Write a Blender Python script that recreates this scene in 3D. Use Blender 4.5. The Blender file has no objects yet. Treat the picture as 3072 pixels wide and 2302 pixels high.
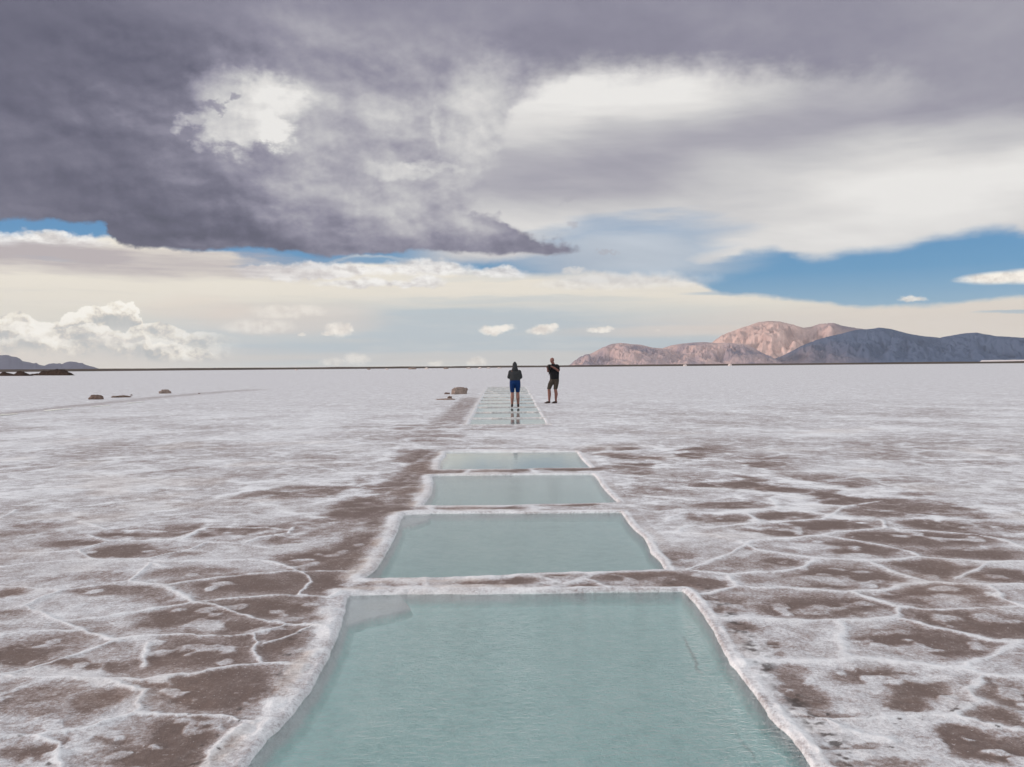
import bpy, bmesh, math, random
import numpy as np
from mathutils import Vector, Matrix
random.seed(7); rng = np.random.default_rng(7)
scene = bpy.context.scene
COL = scene.collection
R = math.radians
# ------------------------------------------------------------------ camera (a person's chest height above the flat)
W, HT, F = 3072.0, 2302.0, 2486.0
CAMH = 1.47
PITCH, ROLL = -1.162, -0.50
cam_rot = Matrix.Rotation(R(90 + PITCH), 3, 'X') @ Matrix.Rotation(R(ROLL), 3, 'Z')
cd = bpy.data.cameras.new('camera_view'); cam = bpy.data.objects.new('camera_view', cd); COL.objects.link(cam)
cam.matrix_world = Matrix.Translation((0, 0, CAMH)) @ cam_rot.to_4x4()
cd.sensor_fit = 'HORIZONTAL'; cd.sensor_width = 36.0; cd.lens = F / W * 36.0
cd.clip_start = 0.05; cd.clip_end = 60000
scene.camera = cam
def ray(xs, ys):
    return (cam_rot @ Vector(((xs - W/2)/F, -(ys - HT/2)/F, -1.0))).normalized()
def G(xs, ys, z=0.0):                       # photo measurement -> point on the flat (metres)
    d = ray(xs, ys); t = (z - CAMH)/d.z
    return (d.x*t, d.y*t)
K = 3072/2212.0
def AE(xd, yd):                             # -> azimuth / elevation in degrees
    d = ray(xd*K, yd*K)
    return math.degrees(math.atan2(d.x, d.y)), math.degrees(math.asin(d.z))

scene.render.engine = 'CYCLES'
scene.cycles.use_denoising = True
scene.cycles.max_bounces = 8; scene.cycles.transparent_max_bounces = 12
scene.cycles.caustics_reflective = False; scene.cycles.caustics_refractive = False
scene.view_settings.view_transform = 'Standard'; scene.view_settings.look = 'None'
scene.view_settings.exposure = 0.0; scene.view_settings.gamma = 1.0

# ------------------------------------------------------------------ node helper
class NV:
    def __init__(s, nt, sock): s.nt, s.s = nt, sock
    def _m(s, op, *a, clamp=False):
        n = s.nt.nodes.new('ShaderNodeMath'); n.operation = op; n.use_clamp = clamp
        for i, v in enumerate((s,) + a):
            if isinstance(v, NV): s.nt.links.new(v.s, n.inputs[i])
            else: n.inputs[i].default_value = v
        return NV(s.nt, n.outputs[0])
    def __add__(s, o): return s._m('ADD', o)
    __radd__ = __add__
    def __sub__(s, o): return s._m('SUBTRACT', o)
    def __rsub__(s, o): return (s * -1.0) + o
    def __mul__(s, o): return s._m('MULTIPLY', o)
    __rmul__ = __mul__
    def __truediv__(s, o): return s._m('DIVIDE', o)
    def mx(s, o): return s._m('MAXIMUM', o)
    def mn(s, o): return s._m('MINIMUM', o)
    def pw(s, o): return s._m('POWER', o)
    def ab(s): return s._m('ABSOLUTE')
    def clamp(s): return s._m('ADD', 0.0, clamp=True)
    def ss(s, a, b):                        # smoothstep from a (0) to b (1); a>b allowed
        n = s.nt.nodes.new('ShaderNodeMapRange'); n.interpolation_type = 'SMOOTHSTEP'
        s.nt.links.new(s.s, n.inputs[0]); 
        if a < b: n.inputs[1].default_value, n.inputs[2].default_value, n.inputs[3].default_value, n.inputs[4].default_value = a, b, 0, 1
        else: n.inputs[1].default_value, n.inputs[2].default_value, n.inputs[3].default_value, n.inputs[4].default_value = b, a, 1, 0
        return NV(s.nt, n.outputs[0])
def mixc(nt, f, a, b):
    n = nt.nodes.new('ShaderNodeMix'); n.data_type = 'RGBA'
    for sock, v in ((n.inputs[0], f), (n.inputs[6], a), (n.inputs[7], b)):
        if isinstance(v, NV): nt.links.new(v.s, sock)
        elif isinstance(v, tuple): sock.default_value = v + (1.0,)
        else: sock.default_value = v
    return NV(nt, n.outputs[2])
def ramp(nt, f, stops):
    n = nt.nodes.new('ShaderNodeValToRGB'); e = n.color_ramp.elements
    while len(e) < len(stops): e.new(0.5)
    for el, (p, c) in zip(e, stops): el.position = p; el.color = tuple(c) + (1.0,)
    nt.links.new(f.s, n.inputs[0]); return NV(nt, n.outputs[0])
def L(*c):                                  # sRGB 0-255 -> linear
    return tuple((v/255/12.92 if v/255 <= .04045 else ((v/255+.055)/1.055)**2.4) for v in c)
def noise(nt, vec, scale, detail=4, rough=.5, dist=0.0, color=False):
    n = nt.nodes.new('ShaderNodeTexNoise'); n.inputs['Scale'].default_value = scale
    n.inputs['Detail'].default_value = detail; n.inputs['Roughness'].default_value = rough; n.inputs['Distortion'].default_value = dist
    nt.links.new(vec, n.inputs['Vector'])
    return NV(nt, n.outputs['Color' if color else 'Fac'])
def sep(nt, sock):
    n = nt.nodes.new('ShaderNodeSeparateXYZ'); nt.links.new(sock, n.inputs[0])
    return [NV(nt, n.outputs[i]) for i in range(3)]
def comb(nt, *v):
    n = nt.nodes.new('ShaderNodeCombineXYZ')
    for i, x in enumerate(v):
        if isinstance(x, NV): nt.links.new(x.s, n.inputs[i])
        else: n.inputs[i].default_value = x
    return n.outputs[0]
# ------------------------------------------------------------------ sky: Nishita blue behind layers of procedural cloud
SUN_EL, SUN_AZ = 8.0, -92.0               # low sun out to the left
world = bpy.data.worlds.new('World'); scene.world = world; world.use_nodes = True
nt = world.node_tree; nt.nodes.clear()
out = nt.nodes.new('ShaderNodeOutputWorld'); bg = nt.nodes.new('ShaderNodeBackground')
nt.links.new(bg.outputs[0], out.inputs[0]); bg.inputs[1].default_value = 0.1
sky = nt.nodes.new('ShaderNodeTexSky'); sky.sky_type = 'NISHITA'; sky.sun_disc = False
sky.sun_elevation = R(SUN_EL); sky.sun_rotation = R(SUN_AZ); sky.altitude = 3400; sky.air_density = 1.0; sky.dust_density = 0.3; sky.ozone_density = 3.0
tc = nt.nodes.new('ShaderNodeTexCoord'); D = tc.outputs['Generated']
dx, dy, dz = sep(nt, D)
az = dx._m('ARCTAN2', dy) * 57.29578
el = dz._m('ARCSINE') * 57.29578
vec = comb(nt, dx, dy, dz*1.5)
vecs = comb(nt, dx, dy, dz*7.0)
w1 = sep(nt, noise(nt, vec, 5.0, 3, .5, color=True).s)
w2 = sep(nt, noise(nt, vec, 22.0, 7, .58, color=True).s)
w3 = sep(nt, noise(nt, comb(nt, dx, dy, dz*1.2), 85.0, 6, .6, color=True).s)
ws = sep(nt, noise(nt, vecs, 14.0, 6, .55, color=True).s)
ka = (el/14.0).mn(1.3)                      # clouds shrink towards the horizon
azc = az + ((w1[0]-.5)*4.0 + (w2[0]-.5)*4.5)*ka + (w3[0]-.5)*1.0   # crisp, cauliflower warp
elc = el + ((w1[1]-.5)*2.2 + (w2[1]-.5)*4.0)*ka + (w3[1]-.5)*1.0
azs = az + ((w1[1]-.5)*5.0 + (ws[0]-.5)*7.0)*ka        # soft, streaky warp
els = el + ((w1[2]-.5)*2.4 + (ws[1]-.5)*2.6)*ka
fine = noise(nt, vec, 60.0, 6, .6)
def curve(a, pts, xoff=0):                  # elevation of a hand measured edge as a function of azimuth
    n = nt.nodes.new('ShaderNodeFloatCurve'); c = n.mapping.curves[0]
    P = sorted(AE(x, y) for x, y in pts)
    P = [((p[0]+40)/80, p[1]/30) for p in P]
    P = [(0.0, P[0][1])] + P + [(1.0, P[-1][1])]
    while len(c.points) < len(P): c.points.new(.5, .5)
    for q, p in zip(c.points, P): q.location = p; q.handle_type = 'AUTO_CLAMPED'
    n.mapping.update()
    f = ((a + 40.0)/80.0).clamp(); nt.links.new(f.s, n.inputs['Value'])
    return NV(nt, n.outputs[0])*30.0
def ell(a, e, x, y, rx, ry, soft=.5, tilt=0.0):
    a0, e0 = AE(x, y); ra = rx*K/F*57.3*math.cos(R(a0))**2; re = ry*K/F*57.3*math.cos(R(a0))
    da, de = a - a0, e - e0
    if tilt: de = de - da*tilt
    d2 = (da/ra).pw(2.0) + (de/re).pw(2.0)
    return d2.ss((1+soft)**2, max(0., 1-soft)**2)
def gau(x, y, rx, ry, amp, a=None, e=None, tilt=0.0):
    return ell(a or azs, e or els, x, y, rx*.95, ry*.95, .99, tilt)*amp

# blue air
blue = ramp(nt, el/30.0, [(0, L(200,205,205)), (.10, L(170,196,212)), (.2, L(112,166,203)), (.33, L(92,152,197)), (1, L(70,125,180))])
skyv = nt.nodes.new('ShaderNodeVectorMath'); skyv.operation = 'SCALE'; skyv.inputs[3].default_value = 0.1
nt.links.new(sky.outputs[0], skyv.inputs[0])
skyc = NV(nt, skyv.outputs[0])
blue = mixc(nt, .3, ramp(nt, el/30.0, [(0, L(200,205,205)), (.10, L(165,194,212)), (.2, L(104,162,203)), (.33, L(86,148,197)), (1, L(70,125,180))]), skyc)
c = blue
# --- cream bank low on the horizon
top = curve(az, [(-300,520),(0,517),(60,507),(100,505),(150,513),(205,516),(225,505),(300,522),(420,540),(500,547),(535,560),(600,571),(680,573),(730,566),(770,557),(820,557),(880,568),(960,572),(1050,585),(1130,592),(1180,590),(1250,586),(1330,594),(1400,597),(1450,601),(1500,606),(1515,612),(1560,632),(1650,638),(1760,650),(1830,660),(1900,662),(2000,660),(2100,650),(2212,641),(2500,630)])
mC = (els*.45 + el*.25 + elc*.3 - top).ss(.22, -.22)
strk = noise(nt, vecs, 9.0, 6, .6)
strk2 = noise(nt, comb(nt, dx, dy, dz*16.0), 7.0, 6, .6)
cream = ramp(nt, el/10.0, [(0, L(236,226,212)), (.12, L(236,228,214)), (.3, L(228,223,211)), (.5, L(236,229,215)), (.75, L(241,234,220)), (1, L(238,234,227))])
# bluish thin areas inside the bank
thin = gau(1000,725,480,50,.95) + gau(1250,745,300,30,.6) + gau(1000,690,150,18,.4) + gau(500,770,300,20,.5) + gau(1250,600,260,6,.3) + gau(1150,648,180,5,.35)
thin = thin * (strk2*.8+.5)
cream = mixc(nt, thin.clamp(), cream, L(190,201,206))
warmb = gau(2000,690,500,28,.8) + gau(640,690,130,25,.8) + gau(430,665,80,20,.6) + gau(1450,715,200,8,.5) + gau(1100,772,350,10,.6) + gau(300,770,300,14,.5)
cream = mixc(nt, (warmb*.7).clamp(), cream, L(230,216,203))
cream = mixc(nt, ((strk-.5)*1.0).clamp(), cream, L(240,232,222))
cream = mixc(nt, ((.5-strk2)*.8).clamp(), cream, L(190,190,190))
c = mixc(nt, mC, c, cream)
# blue slits through the bank
sl = (ell(azs, el, 30, 527, 70, 6, .6) + ell(azs, els, 120, 553, 130, 8, .7)*.75 + ell(azs, el, 630, 570, 90, 9, .6) + ell(azs, el, 850, 562, 170, 8, .6)*.9
      + ell(azs, el, 560, 577, 50, 4, .6)*.8 + ell(azs, el, 1150, 575, 170, 14, .9)*.5 + ell(azs, el, 1660, 630, 130, 4, .7)*.6 + ell(azs, els, 2190, 674, 60, 3, .7)*.6).clamp()
c = mixc(nt, sl*mC, c, blue)
# white heaps along the top of the bank
ex = elc*.6 + el*.4
wt = (ell(azc, ex, 700,585,130,16,.4) + ell(azc, ex, 930,582,90,15,.4) + ell(azc, ex, 620,590,90,13,.4) + ell(azc, ex, 1085,587,45,10,.5) + ell(azc, ex, 930,613,36,11,.5) + ell(azc, ex, 810,615,100,7,.6)
      + ell(azc, ex, 90,517,120,13,.5) + ell(azc, ex, 20,528,40,8,.5)+ ell(azc, ex, 1350,606,140,14,.7)*.6).clamp()
pA = noise(nt, comb(nt, dx, dy, dz*1.8), 40.0, 7, .58); pB = noise(nt, comb(nt, dx + .003, dy, dz*1.8 + .009), 40.0, 7, .58)
c = mixc(nt, wt*.9, c, mixc(nt, (.7 + (pA-pB)*4.0).clamp(), L(208,203,201), (.97,.95,.92)))
lil = gau(250,562,330,22,.9, azs, els) + gau(620,598,100,8,.3) + gau(60,548,160,16,.5)
c = mixc(nt, (lil*(strk2*1.7)).clamp(), c, L(187,178,179))
# --- low cumulus at the left, with lit tops and grey undersides
cA = noise(nt, comb(nt, dx, dy, dz*1.2), 34.0, 8, .6); cB = noise(nt, comb(nt, dx + .004, dy, dz*1.2 + .007), 34.0, 8, .6)
ecu = elc*.8 + el*.2
for pts, thk, sh, st_ in [([(-200,690),(0,683),(30,672),(60,680),(80,692),(125,688),(150,672),(180,664),(215,662),(240,652),(285,650),(300,662),(312,690),(330,740)], 1.0, 1.3, .85),
            ([(-200,705),(0,704),(60,697),(110,710),(170,706),(220,703),(262,716),(300,700),(322,694),(345,690),(375,702),(400,714),(470,717),(520,736),(560,790)], .8, 1.0, .75),
            ([(-200,735),(0,733),(80,722),(150,735),(230,727),(280,741),(340,730),(400,745),(450,757),(520,790)], .6, .8, .5)]:
    dep = curve(azc, pts) - ecu
    msk = dep.ss(-.03, .09)*dep.ss(2.2*thk, .9*thk)*st_*el.ss(.3, 1.0)*az.ss(-17.5, -22.5)
    shade = (dep.ss(.0, sh)*.75 + .02 - (cA - cB)*4.5 + (cA-.5)*1.7).clamp()
    c = mixc(nt, msk, c, ramp(nt, shade, [(0, (1.08,1.04,.95)), (.3, (.96,.90,.78)), (.55, L(220,213,203)), (.8, L(194,195,192)), (1, L(182,186,186))]))
pf = None
for (x, y, rx, ry, m) in [(727,713,24,13,1),(748,707,10,8,1),(702,719,10,5,.9),(652,721,6,4,.7),(1068,714,20,10,1),(1090,709,18,7,1),(1172,712,26,8,1),(1196,707,10,6,.9),(1298,710,22,5,.9),(1285,711,10,4,.8),
        (560,705,60,14,.55),(620,672,60,12,.45),(720,782,22,7,.5),(770,776,22,10,.5),(940,786,16,5,.5),(1030,780,16,9,.6),(1975,647,22,5,.85),(2165,600,80,11,1),(2235,596,80,13,1),(1420,712,5,2,.5),(1240,580,24,5,.6),(250,735,60,10,.4)]:
    q = ell(azc if rx < 70 else azs, ex if rx < 70 else el, x, y, rx, ry, .55)*m
    pf = q if pf is None else pf.mx(q)
c = mixc(nt, pf, c, mixc(nt, (.7 + (cA-cB)*5.0).clamp(), L(224,215,205), (1.04,.98,.88)))

# --- high pale sheet on the right
bot = curve(azs, [(700,600),(900,572),(1050,568),(1200,560),(1270,545),(1350,535),(1430,545),(1470,570),(1520,574),(1580,566),(1640,546),(1690,543),(1740,556),(1780,560),(1830,548),(1900,543),(1960,532),(2040,516),(2110,503),(2160,499),(2212,507),(2400,500)])
dB = el*.55 + els*.2 + elc*.25 - bot
mR = dB.ss(-.35, .55)
mR = mR*(1.0 - ell(azs, els, 1370, 520, 150, 38, .9)*.62) * az.ss(-9., -3.)
mR = mR.mx(ell(azs, els, 1360, 545, 190, 46, .95)*.62)
rot = comb(nt, dx*.85 - dz*1.6, dy, dx*1.2 + dz*5.0)
st = noise(nt, rot, 4.0, 6, .55, .4)
azr = az*.6 + azs*.4; elr = el*.6 + els*.4
def gr(x, y, rx, ry, amp, tilt=0.0): return gau(x, y, rx, ry, amp, azr, elr, tilt)
bR = (.77 + (st-.5)*.30 + (strk-.5)*.10 + (w1[2]-.5)*.12
      + gr(1480,185,190,45,.17) + gr(1120,235,120,50,.14) + gr(1290,250,180,55,.12) + gr(1850,480,400,60,.17, .12) + gr(2100,350,300,60,.10, .15) + gr(1200,490,220,45,.13) + gr(1780,370,240,50,.09,.1)
      - gr(1200,360,200,70,.13) - gr(1420,390,260,60,.09) - gr(1700,240,260,50,.13) - gr(1950,285,260,50,.08) - gr(1800,430,260,30,.07, .2) - gr(2150,240,150,50,.12))
# --- dark storm cloud
low = curve(azc, [(-300,480),(0,477),(60,480),(130,482),(200,490),(215,498),(255,522),(330,538),(420,543),(520,538),(600,540),(700,555),(800,553),(900,547),(1000,548),(1100,549),(1180,549),(1245,545),(1280,538)])
dlow = el*.55 + elc*.45 - low
mLow = dlow.ss(-.10, .22)
azm = az*.35 + azc*.65; elm = el*.35 + elc*.65
up = curve(azm, [(-300,700),(900,600),(985,520),(1015,450),(1045,400),(1062,350),(1050,300)][:1] + [(940,575),(990,500),(1040,410),(1080,330),(1110,260),(1150,195),(1200,172),(1240,165),(1290,140),(1400,152),(1480,140),(1560,150),(1650,160),(1750,165),(1850,172),(1950,185),(2050,200),(2212,230),(2500,240)])
dup = el*.3 + elc*.5 + els*.2 - up
mUp = dup.ss(-1.1, 1.3)
tong = curve(azc, [(-300,700),(880,420),(960,452),(1010,462),(1080,470),(1100,490),(1150,500),(1200,514),(1240,528),(1280,548),(1310,562),(1400,600)])
dt = tong - elc*.75 - el*.25
mT = dt.ss(-.15, .45) * azc.ss(5.6, 3.6) * az.ss(-8., -5.)
mD = mLow * mUp.mx(mT)
hz1 = azc*.8 + azs*.2; hz2 = elc*.8 + els*.2
hole = (ell(hz1, hz2, 488,268,66,62,.45)).mx(ell(azm, elm, 530,212,80,40,.85)).mx(ell(hz1, hz2, 552,275,48,54,.6)).mx(ell(azc, elc, 412,278,22,18,.7)*.6)
hole = hole * (1.0 - ell(azc, elc, 458,233,20,9,.7)*.55) * (1.0 - ell(azc, elc, 556,345,24,20,.6)*.8)* (1.0 - ell(azc, elc, 592,362,30,28,.6)*.8)*(1.0 - ell(azc, elc, 440,360,50,25,.6)*.7)
# relief: the same billows sampled a little way towards the light
bA = noise(nt, vec, 8.0, 7, .52, .3)
offv = comb(nt, dx + .010, dy, dz*1.5 + .022)
bB = noise(nt, offv, 8.0, 7, .52, .3)
relief = (bA - bB)
offf = comb(nt, dx + .005, dy, dz*1.5 + .010)
azm = az*.35 + azc*.65; elm = el*.35 + elc*.65
def gd(x, y, rx, ry, amp, *_): return gau(x, y, rx, ry, amp, azm, elm)
bE = noise(nt, vec, 20.0, 6, .55); bF = noise(nt, offf, 20.0, 6, .55)
rz = (gd(720,360,480,190,1.0) + gd(1000,500,300,80,.5)).clamp()*.9 + .12
bD = (.40 + (relief*.75 + (bE - bF)*.55)*rz + (bA-.5)*.14 + (w1[2]-.5)*.08
      - gd(80,330,420,330,.20) + gd(620,250,60,110,.08) + gd(1060,215,70,60,.16) + gd(420,350,90,30,.06) - gd(330,440,200,70,.05) - gd(60,120,250,120,.03)
      + gd(830,280,240,150,.11) + gd(930,350,130,150,.09) + gd(640,330,60,110,.10) + gd(760,430,220,60,.06) + gd(380,300,40,90,.05) + gd(240,215,50,16,.06) + gd(300,210,40,18,.05)
      - gd(560,485,230,22,.10) - gd(1000,532,280,18,.10) - gd(350,515,140,14,.08) - gd(700,548,160,10,.08) + gd(930,470,120,40,.09) + gd(520,462,180,14,.07) + gd(150,468,120,7,.06) + gd(420,520,40,7,.12)
      + gd(1400,70,600,80,.03) + gd(2150,120,280,110,.08) - gd(1250,120,200,40,.03) - gd(1700,120,250,40,.02) + gd(870,372,50,12,.16) + gd(940,360,50,8,.14) + gd(1050,270,60,80,.12) + gd(940,285,8,30,.10))
lip = dlow.ss(.9, .0)                       # a paler rim low down
bD = bD + lip*.02
bR = bR.mn(1.0)
skycl = lambda t: ramp(nt, t.clamp(), [(0, L(85,86,103)), (.12, L(98,98,116)), (.28, L(119,118,135)), (.42, L(142,140,156)), (.58, L(168,166,176)), (.75, L(198,197,199)), (.9, L(223,221,219)), (1, L(236,234,231))])
cR = skycl(bR)
c = mixc(nt, mR, c, cR)
c = mixc(nt, mD, c, skycl(bD + hole*(.56 + (w2[2]-.5)*.16 - (hz2 - 15.0)*.03)))
for (x, y, rx, ry, m) in [(1225,440,22,5,.5),(1228,490,14,6,.45),(1310,547,26,3,.5)]:
    c = mixc(nt, ell(azc, elc, x, y, rx, ry, .4)*m, c, L(172,170,178))
# --- the half of the sky behind the photographer: thinner, sunlit cloud
far = dy.ss(.35, -.5).mx(dz.ss(.50, .85))
bkn = noise(nt, vec, 3.0, 6, .55)
SKYBACK = 1.0
back = ramp(nt, bkn, [(.3, (.62,.65,.70)), (.5, (.94,.95,.97)), (.7, (1.30,1.30,1.28))])
c = mixc(nt, far, c, back)
c = mixc(nt, dz.ss(-.002, -.03), c, (.5,.49,.5))
fin = nt.nodes.new('ShaderNodeVectorMath'); fin.operation = 'SCALE'; fin.inputs[3].default_value = 10.0
nt.links.new(c.s, fin.inputs[0]); nt.links.new(fin.outputs[0], bg.inputs[0])
world.cycles.sampling_method = 'NONE'
sd = bpy.data.lights.new('sun', 'SUN'); sun = bpy.data.objects.new('sun', sd); COL.objects.link(sun)
sd.energy = 2.6; sd.angle = R(5.0); sd.color = (1.0, .82, .72)
sdir = Vector((math.sin(R(SUN_AZ))*math.cos(R(SUN_EL)), math.cos(R(SUN_AZ))*math.cos(R(SUN_EL)), math.sin(R(SUN_EL))))
sun.rotation_euler = sdir.to_track_quat('Z', 'Y').to_euler()
# ------------------------------------------------------------------ noise on arrays
def _h(ix, iy, seed):
    n = (ix.astype(np.int64)*374761393 + iy.astype(np.int64)*668265263 + seed*1442695041) & 0xffffffff
    n = ((n ^ (n >> 13))*1274126177) & 0xffffffff
    return ((n ^ (n >> 16)) & 0xffffff).astype(np.float32)/np.float32(0xffffff)
def vnoise(x, y, seed=0):
    ix, iy = np.floor(x), np.floor(y); fx, fy = x-ix, y-iy
    fx = fx*fx*(3-2*fx); fy = fy*fy*(3-2*fy); ix = ix.astype(np.int64); iy = iy.astype(np.int64)
    a, b, c_, d = _h(ix, iy, seed), _h(ix+1, iy, seed), _h(ix, iy+1, seed), _h(ix+1, iy+1, seed)
    return (a + (b-a)*fx)*(1-fy) + (c_ + (d-c_)*fx)*fy - .5
def fbm(x, y, wl, octv=4, seed=0, gain=.5, sp=None):   # wl wavelength in metres; sp = mesh spacing, finer waves are left out
    s = np.zeros_like(x); amp = 1.0; tot = 0
    for o in range(octv):
        f = 1.0/wl
        ca, sa = math.cos(o*1.1+seed), math.sin(o*1.1+seed)
        n = vnoise((x*ca - y*sa)*f + 13.7*o, (x*sa + y*ca)*f - 7.3*o, seed*17+o)
        w = amp if sp is None else amp*np.clip(wl/(3.0*sp) - .4, 0, 1)
        s += n*w; tot += amp; amp *= gain; wl *= .5
    return s/tot*1.6
def sstep(a, b, v):
    t = np.clip((v-a)/(b-a), 0, 1); return t*t*(3-2*t)
def segdist(px, py, poly):
    d = np.full(px.shape, 1e9, np.float32)
    for (ax, ay), (bx, by) in zip(poly[:-1], poly[1:]):
        vx, vy = bx-ax, by-ay; L2 = vx*vx+vy*vy+1e-12
        t = np.clip(((px-ax)*vx + (py-ay)*vy)/L2, 0, 1)
        d = np.minimum(d, np.hypot(px-ax-t*vx, py-ay-t*vy))
    return d
def inside(px, py, poly):
    c_ = np.zeros(px.shape, bool); j = len(poly)-1
    for i in range(len(poly)):
        (xi, yi), (xj, yj) = poly[i], poly[j]
        if yi != yj: c_ ^= ((yi > py) != (yj > py)) & (px < (xj-xi)*(py-yi)/(yj-yi)+xi)
        j = i
    return c_
def voronoi(x, y, size, seed, jit=.9):      # distance to the border between cells, in metres
    X, Y = x/size, y/size; ix, iy = np.floor(X).astype(np.int64), np.floor(Y).astype(np.int64)
    d1 = np.full(x.shape, 9., np.float32); d2 = d1.copy()
    for ox in (-1, 0, 1):
        for oy in (-1, 0, 1):
            cx = ix+ox; cy = iy+oy
            qx = cx + .5 + (_h(cx, cy, seed)-.5)*jit; qy = cy + .5 + (_h(cx, cy, seed+91)-.5)*jit
            d = np.hypot(X-qx, Y-qy)
            d2 = np.where(d < d1, d1, np.minimum(d2, d)); d1 = np.minimum(d1, d)
    return (d2-d1)*size*.5

# ------------------------------------------------------------------ measured outlines (points on the flat)
def crop(ox, oy, s, z=0.0): return lambda pts: [G(ox+x/s, oy+y/s, z) for x, y in pts]
cN = crop(600, 1700, 1.1642, -.016); cM = crop(1100, 1300, 2.212, -.016); cL = crop(0, 1500, 2.011); cR_ = crop(2000, 1500, 2.0635); cF = crop(1300, 1040, 4.424)
cD = crop(0, 0, 1/K)                         # full-frame view
WL = -.020                                   # water level
p1 = cN([(162,701),(198,650),(240,600),(285,555),(330,510),(366,455),(400,400),(428,352),(450,310),(472,262),(490,215),(503,160),(510,112),(522,100),(735,95),(1000,95),(1400,88),(1690,85),(1712,100),(1740,130),(1770,172),(1800,220),(1836,282),(1870,340),(1905,388),(1940,430),(1970,478),(2000,520),(2040,562),(2080,600),(2115,650),(2150,701)])
# close pool 1 towards the camera
(xl, yl), (xr, yr) = p1[0], p1[-1]
p1 = [(xl-.02, yl-.35), (xl-.0, yl-.12)] + p1 + [(xr+.05, yr-.12), (xr+.1, yr-.35), (xr-.1, yr-.42), (xl+.15, yl-.44)]
p2 = cM([(-20,965),(20,932),(60,900),(92,858),(120,810),(152,756),(180,700),(200,655),(215,610),(226,570),(252,540),(430,533),(1000,530),(1700,525),(1725,560),(1760,610),(1803,652),(1850,690),(1876,735),(1900,790),(1930,822),(1960,850),(1990,900),(1998,915),(1500,935),(1250,938),(1000,946),(700,958),(400,966),(0,967)])
p3 = cM([(372,483),(402,445),(430,400),(438,360),(440,320),(430,290),(445,284),(900,278),(1510,275),(1540,305),(1560,340),(1588,375),(1610,400),(1645,432),(1690,468),(1400,474),(1000,480),(600,485)])
p4 = cM([(482,243),(488,215),(490,190),(510,165),(530,150),(524,128),(700,126),(1400,125),(1412,145),(1430,170),(1465,205),(1495,232),(1000,240)])
def G_at(xs, dist):                          # point at a given depth, at photo column xs
    for ysrc in np.arange(1104, 2300, .25):
        x, y = G(xs, float(ysrc))
        if 0 < y < dist: return (x, y)
divs = [20.95, 23.8, 26.9, 30.35, 33.6, 36.9, 40.2, 43.5, 46.8, 50.1, 53.4, 56.7, 60.0]
lnear, lfar = G(1402, 1277), G(1459, 1167); rnear, rfar = G(1644, 1274), G(1577, 1163)
def lerpx(a, b, y): return a[0] + (b[0]-a[0])*(y-a[1])/(b[1]-a[1])
farp = []
for a, b in zip(divs[:-1], divs[1:]):
    j = lambda s: (random.random()-.5)*s
    y0, y1 = a+.07, b-.07
    farp.append([(lerpx(lnear,lfar,y0)+j(.06), y0+j(.05)), (lerpx(lnear,lfar,(y0+y1)/2)+j(.1), (y0+y1)/2), (lerpx(lnear,lfar,y1)+j(.06), y1+j(.05)), (0.3+j(.4), y1+j(.08)),
                 (lerpx(rnear,rfar,y1)+j(.06), y1+j(.05)), (lerpx(rnear,rfar,(y0+y1)/2)+j(.1), (y0+y1)/2), (lerpx(rnear,rfar,y0)+j(.06), y0+j(.05)), (0.2+j(.4), y0+j(.08))])
pools = [p1, p2, p3, p4] + farp
shelf1 = cN([(440,300),(470,215),(520,185),(600,163),(680,146),(735,130),(722,112),(700,90),(500,90)])
shelf2 = cM([(190,640),(240,602),(320,585),(395,560),(430,535),(430,515),(230,515)])
# side channel at the left: long narrow strips of standing water
chan = [G(x, y) for x, y in [(-250,1262),(0,1243),(120,1229),(280,1213),(480,1192),(640,1178),(800,1167),(960,1158),(1080,1152)]]
chw = [[(-150,1254),(0,1248.5),(55,1243.5),(52,1241.5),(0,1244),(-150,1247)],
       [(135,1235),(215,1228),(217,1226),(160,1229),(130,1232.5)], [(268,1223),(333,1217.5),(332,1216),(280,1219)], [(380,1212),(435,1207),(432,1205.8),(385,1209.5)]]
chw = [[G(x, y) for x, y in q] for q in chw]

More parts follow.
